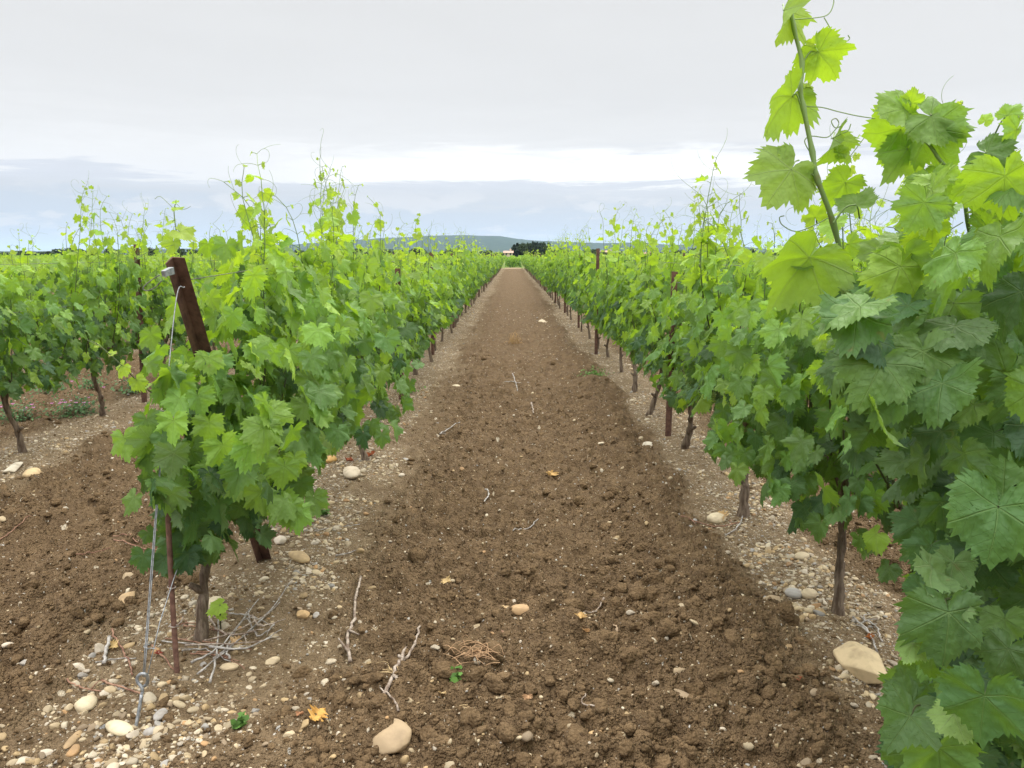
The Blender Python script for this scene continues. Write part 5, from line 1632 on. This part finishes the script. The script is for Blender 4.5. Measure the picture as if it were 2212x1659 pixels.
# ------------------------------------------------------------------ far trees, houses
def crown_mesh(kind, seed):
    rng = np.random.default_rng(seed)
    n = 900
    if kind == 'cypress':
        u = rng.uniform(0, 1, n); rr = .16 * np.minimum(1, (1 - u) * 2.2 + .05) * np.minimum(1, u * 6 + .4) * (1 + .25 * np.sin(u * 30 + seed)); a = rng.uniform(0, 6.28, n)
        c = np.stack([rr * np.cos(a), rr * np.sin(a), .05 + .95 * u], -1) * (1 - .0 * u[:, None]); r = rng.uniform(.018, .04, n)
    else:
        nb = 14; bc = np.stack([rng.normal(0, .20, nb), rng.normal(0, .20, nb), rng.uniform(.38, .82, nb)], -1); br = rng.uniform(.14, .26, nb)
        q = rng.integers(0, nb, n); d = nrm(rng.normal(size=(n, 3)))
        c = bc[q] + d * br[q][:, None] * rng.uniform(.7, 1.05, (n, 1)); r = rng.uniform(.025, .055, n)
    nn = nrm(rng.normal(size=(n, 3)) + [0, 0, .5]); t1 = nrm(np.cross(nn, rng.normal(size=(n, 3)))); t2 = np.cross(nn, t1)
    a = np.array([0, 1.3, 2.4, 3.7, 5.1])
    V = (c[:, None] + r[:, None, None] * (np.cos(a)[None, :, None] * t1[:, None] + np.sin(a)[None, :, None] * t2[:, None] * 1.3)).reshape(-1, 3)
    F = (np.array([[0, 1, 2], [0, 2, 3], [0, 3, 4]])[None] + 5 * np.arange(n)[:, None, None]).reshape(-1, 3)
    base_c = {'cypress': (.034, .056, .034), 'oak': (.046, .072, .032), 'bush': (.055, .090, .030)}[kind]  # cypress green is lightened so distance haze is partly in the colour
    tn = np.repeat(np.array(base_c)[None] * rng.uniform(.55, 1.5, (n, 1)), 5, 0)
    return make_mesh("crown", V, F, M['tree'], {'tint': tn}, smooth=False)


TREE = {}
for kind in ('cypress', 'oak', 'bush'):
    tk = make_mesh("trunk", *tube([(0, 0, -.05), (.004, 0, .2), (0, .004, .5), (0, 0, .7)], [.030, .024, .018, .008], 7), M['trunk'])
    TREE[kind] = [(crown_mesh(kind, 10 + q), tk) for q in range(3)]
_tree_n = [0]


def tree(kind, name, px_src, top_src, D, wpx_src, label, group=None):
    """a tree at distance D whose top and width were measured in the photograph's own pixels"""
    crown, tk = TREE[kind][_tree_n[0] % 3]; _tree_n[0] += 1
    x = (px_src - 1824) / 2886.0 * D; h = (907 - top_src) / 2886.0 * D + CAM_H; wdt = wpx_src / 2886.0 * D
    o = link(name, None, loc=(x, D, 0), label=label, cat="tree", group=group, rotz=rnd.uniform(0, 6))
    nat = {'cypress': .34, 'oak': .85, 'bush': .85}[kind]
    o.scale = (wdt / nat, wdt / nat, h)
    link("crown", crown, o); link("trunk", tk, o)
    return o


# dense dark clump at the end of the aisle
cl = [(1832, 872, 24), (1843, 866, 22), (1856, 870, 30), (1868, 864, 34), (1880, 862, 30), (1891, 868, 20), (1897, 861, 16), (1904, 864, 20), (1913, 862, 18), (1922, 866, 18)]
for k, (px, tp, wv_) in enumerate(cl):
    lab = "leftmost dark conifer of the dense clump at the end of the aisle" if k == 0 else "dark conifer packed inside the dense clump at the end of the aisle"
    tree('cypress' if k not in (2, 3, 4) else 'oak', "cypress_tree", px, tp, 300 + (k % 3) * 3, wv_ * (1.25 if k in (2, 3, 4) else 1.15), lab, "dark conifers in the clump at the aisle end")
for (px, tp, wv_, lb) in [(1934, 859, 34, "pointed dark cedar, tallest of the clump at the aisle end"), (1950, 874, 34, "rounded dark tree at the right end of the clump")]:
    tree('oak', "cedar_tree", px, tp, 303, wv_, lb)
tree('oak', "oak_tree", 541, 880, 190, 62, "dark round oak left of the leaning end post", None)
tree('oak', "oak_tree", 655, 882, 200, 50, "dark round oak just right of the leaning end post", None)
tree('cypress', "cypress_tree", 737, 899, 230, 22, "small dark pointed tree alone right of the leaning end post", None)
# row of slim cypresses at the right
for k, px in enumerate([3212, 3226, 3239, 3252, 3270, 3287, 3300, 3311, 3331, 3343, 3354, 3366, 3388, 3402, 3413, 3426, 3440]):
    tp = 858 + rnd.uniform(-2, 8)
    tree('cypress', "cypress_tree", px, tp, 330, 8.5, "slim spire cypress in the long row of spires at right", "row of spire cypresses at right")
# broken line of trees and scrub along the far side of the vineyard
rg = np.random.default_rng(61)
px = 5
segn = 0
while px < 3600:
    wv_ = rg.uniform(26, 62)
    skip = 1800 < px < 1965 or 520 < px < 700 or 3190 < px < 3450
    if not skip:
        kind = 'bush' if rg.random() < .4 else 'oak'
        side_ = "left of the aisle" if px < 1790 else "right of the dark clump"
        tree(kind, "horizon_tree", px, rg.uniform(881, 898), rg.uniform(310, 430), wv_, f"low tree in the broken tree line on the horizon {side_}", f"tree line on the horizon {side_}")
    px += wv_ * rg.uniform(.55, 1.15)


def house(px0, px1, eave, ridge, D, label, gable_dx=0.0, nwin=2):
    x0, x1 = [(p - 1824) / 2886.0 * D for p in (px0, px1)]
    he, hr = [(907 - p) / 2886.0 * D + CAM_H for p in (eave, ridge)]
    w_, d_ = x1 - x0, 6.5
    o = link("house", None, loc=((x0 + x1) / 2, D, 0), label=label, cat="house")
    link("wall", make_mesh("wall", *box((0, 0, he / 2), (w_, d_, he)), M['wall'], smooth=False), o)
    ov = .35
    V = np.array([(-w_ / 2 - ov, -d_ / 2 - ov, he - .05), (w_ / 2 + ov, -d_ / 2 - ov, he - .05), (w_ / 2 + ov, d_ / 2 + ov, he - .05), (-w_ / 2 - ov, d_ / 2 + ov, he - .05),
                  (-w_ / 2 - ov + gable_dx, 0, hr), (w_ / 2 + ov - gable_dx, 0, hr)])
    F = np.array([[0, 1, 5], [0, 5, 4], [2, 3, 4], [2, 4, 5], [0, 4, 3], [1, 2, 5], [0, 3, 2], [0, 2, 1]])
    rf = link("roof", make_mesh("roof", V, F, M['roof'], smooth=False), o)
    link("chimney", make_mesh("chimney", *box((w_ * .25, .6, hr + .1), (.6, .6, 1.2)), M['wall'], smooth=False), rf)
    for q in range(nwin):
        xx = -w_ / 2 + w_ * (q + .5) / nwin
        link("window", make_mesh("window", *box((xx, -d_ / 2 - .01, he * .80), (.6, .08, .8)), M['glass'], smooth=False), o)


house(1797, 1826, 900, 893, 296, "pale pink house with a tiled roof at the left of the dark clump", .0, 2)
house(2133, 2182, 899, 892, 380, "pale house with terracotta roof on the horizon right of the clump", .8, 3)
house(2286, 2320, 904, 898, 390, "low pinkish house with red roof beyond the second right row", .6, 2)
house(2600, 2632, 905, 899, 400, "small red roofed house far off at right, behind the vines", .5, 2)
house(1955, 1975, 909, 903, 400, "little pale house just right of the dark clump", .4, 1)

# ------------------------------------------------------------------ the air
hz, t, out = new_mat("air")
vp = t.new('ShaderNodeVolumePrincipled')
vp.inputs['Color'].default_value = (0.62, 0.80, 1.0, 1)
vp.inputs['Density'].default_value = 6.5e-5
vp.inputs['Anisotropy'].default_value = 0.2
t.l.new(vp.outputs[0], out.inputs['Volume'])
V, F = box((0, 2500, 160), (40000, 70000, 322.6))
hm = make_mesh("haze", V, F, hz, smooth=False)
link("haze", hm, label="thin pale air that fades the distant hills", kind="stuff")
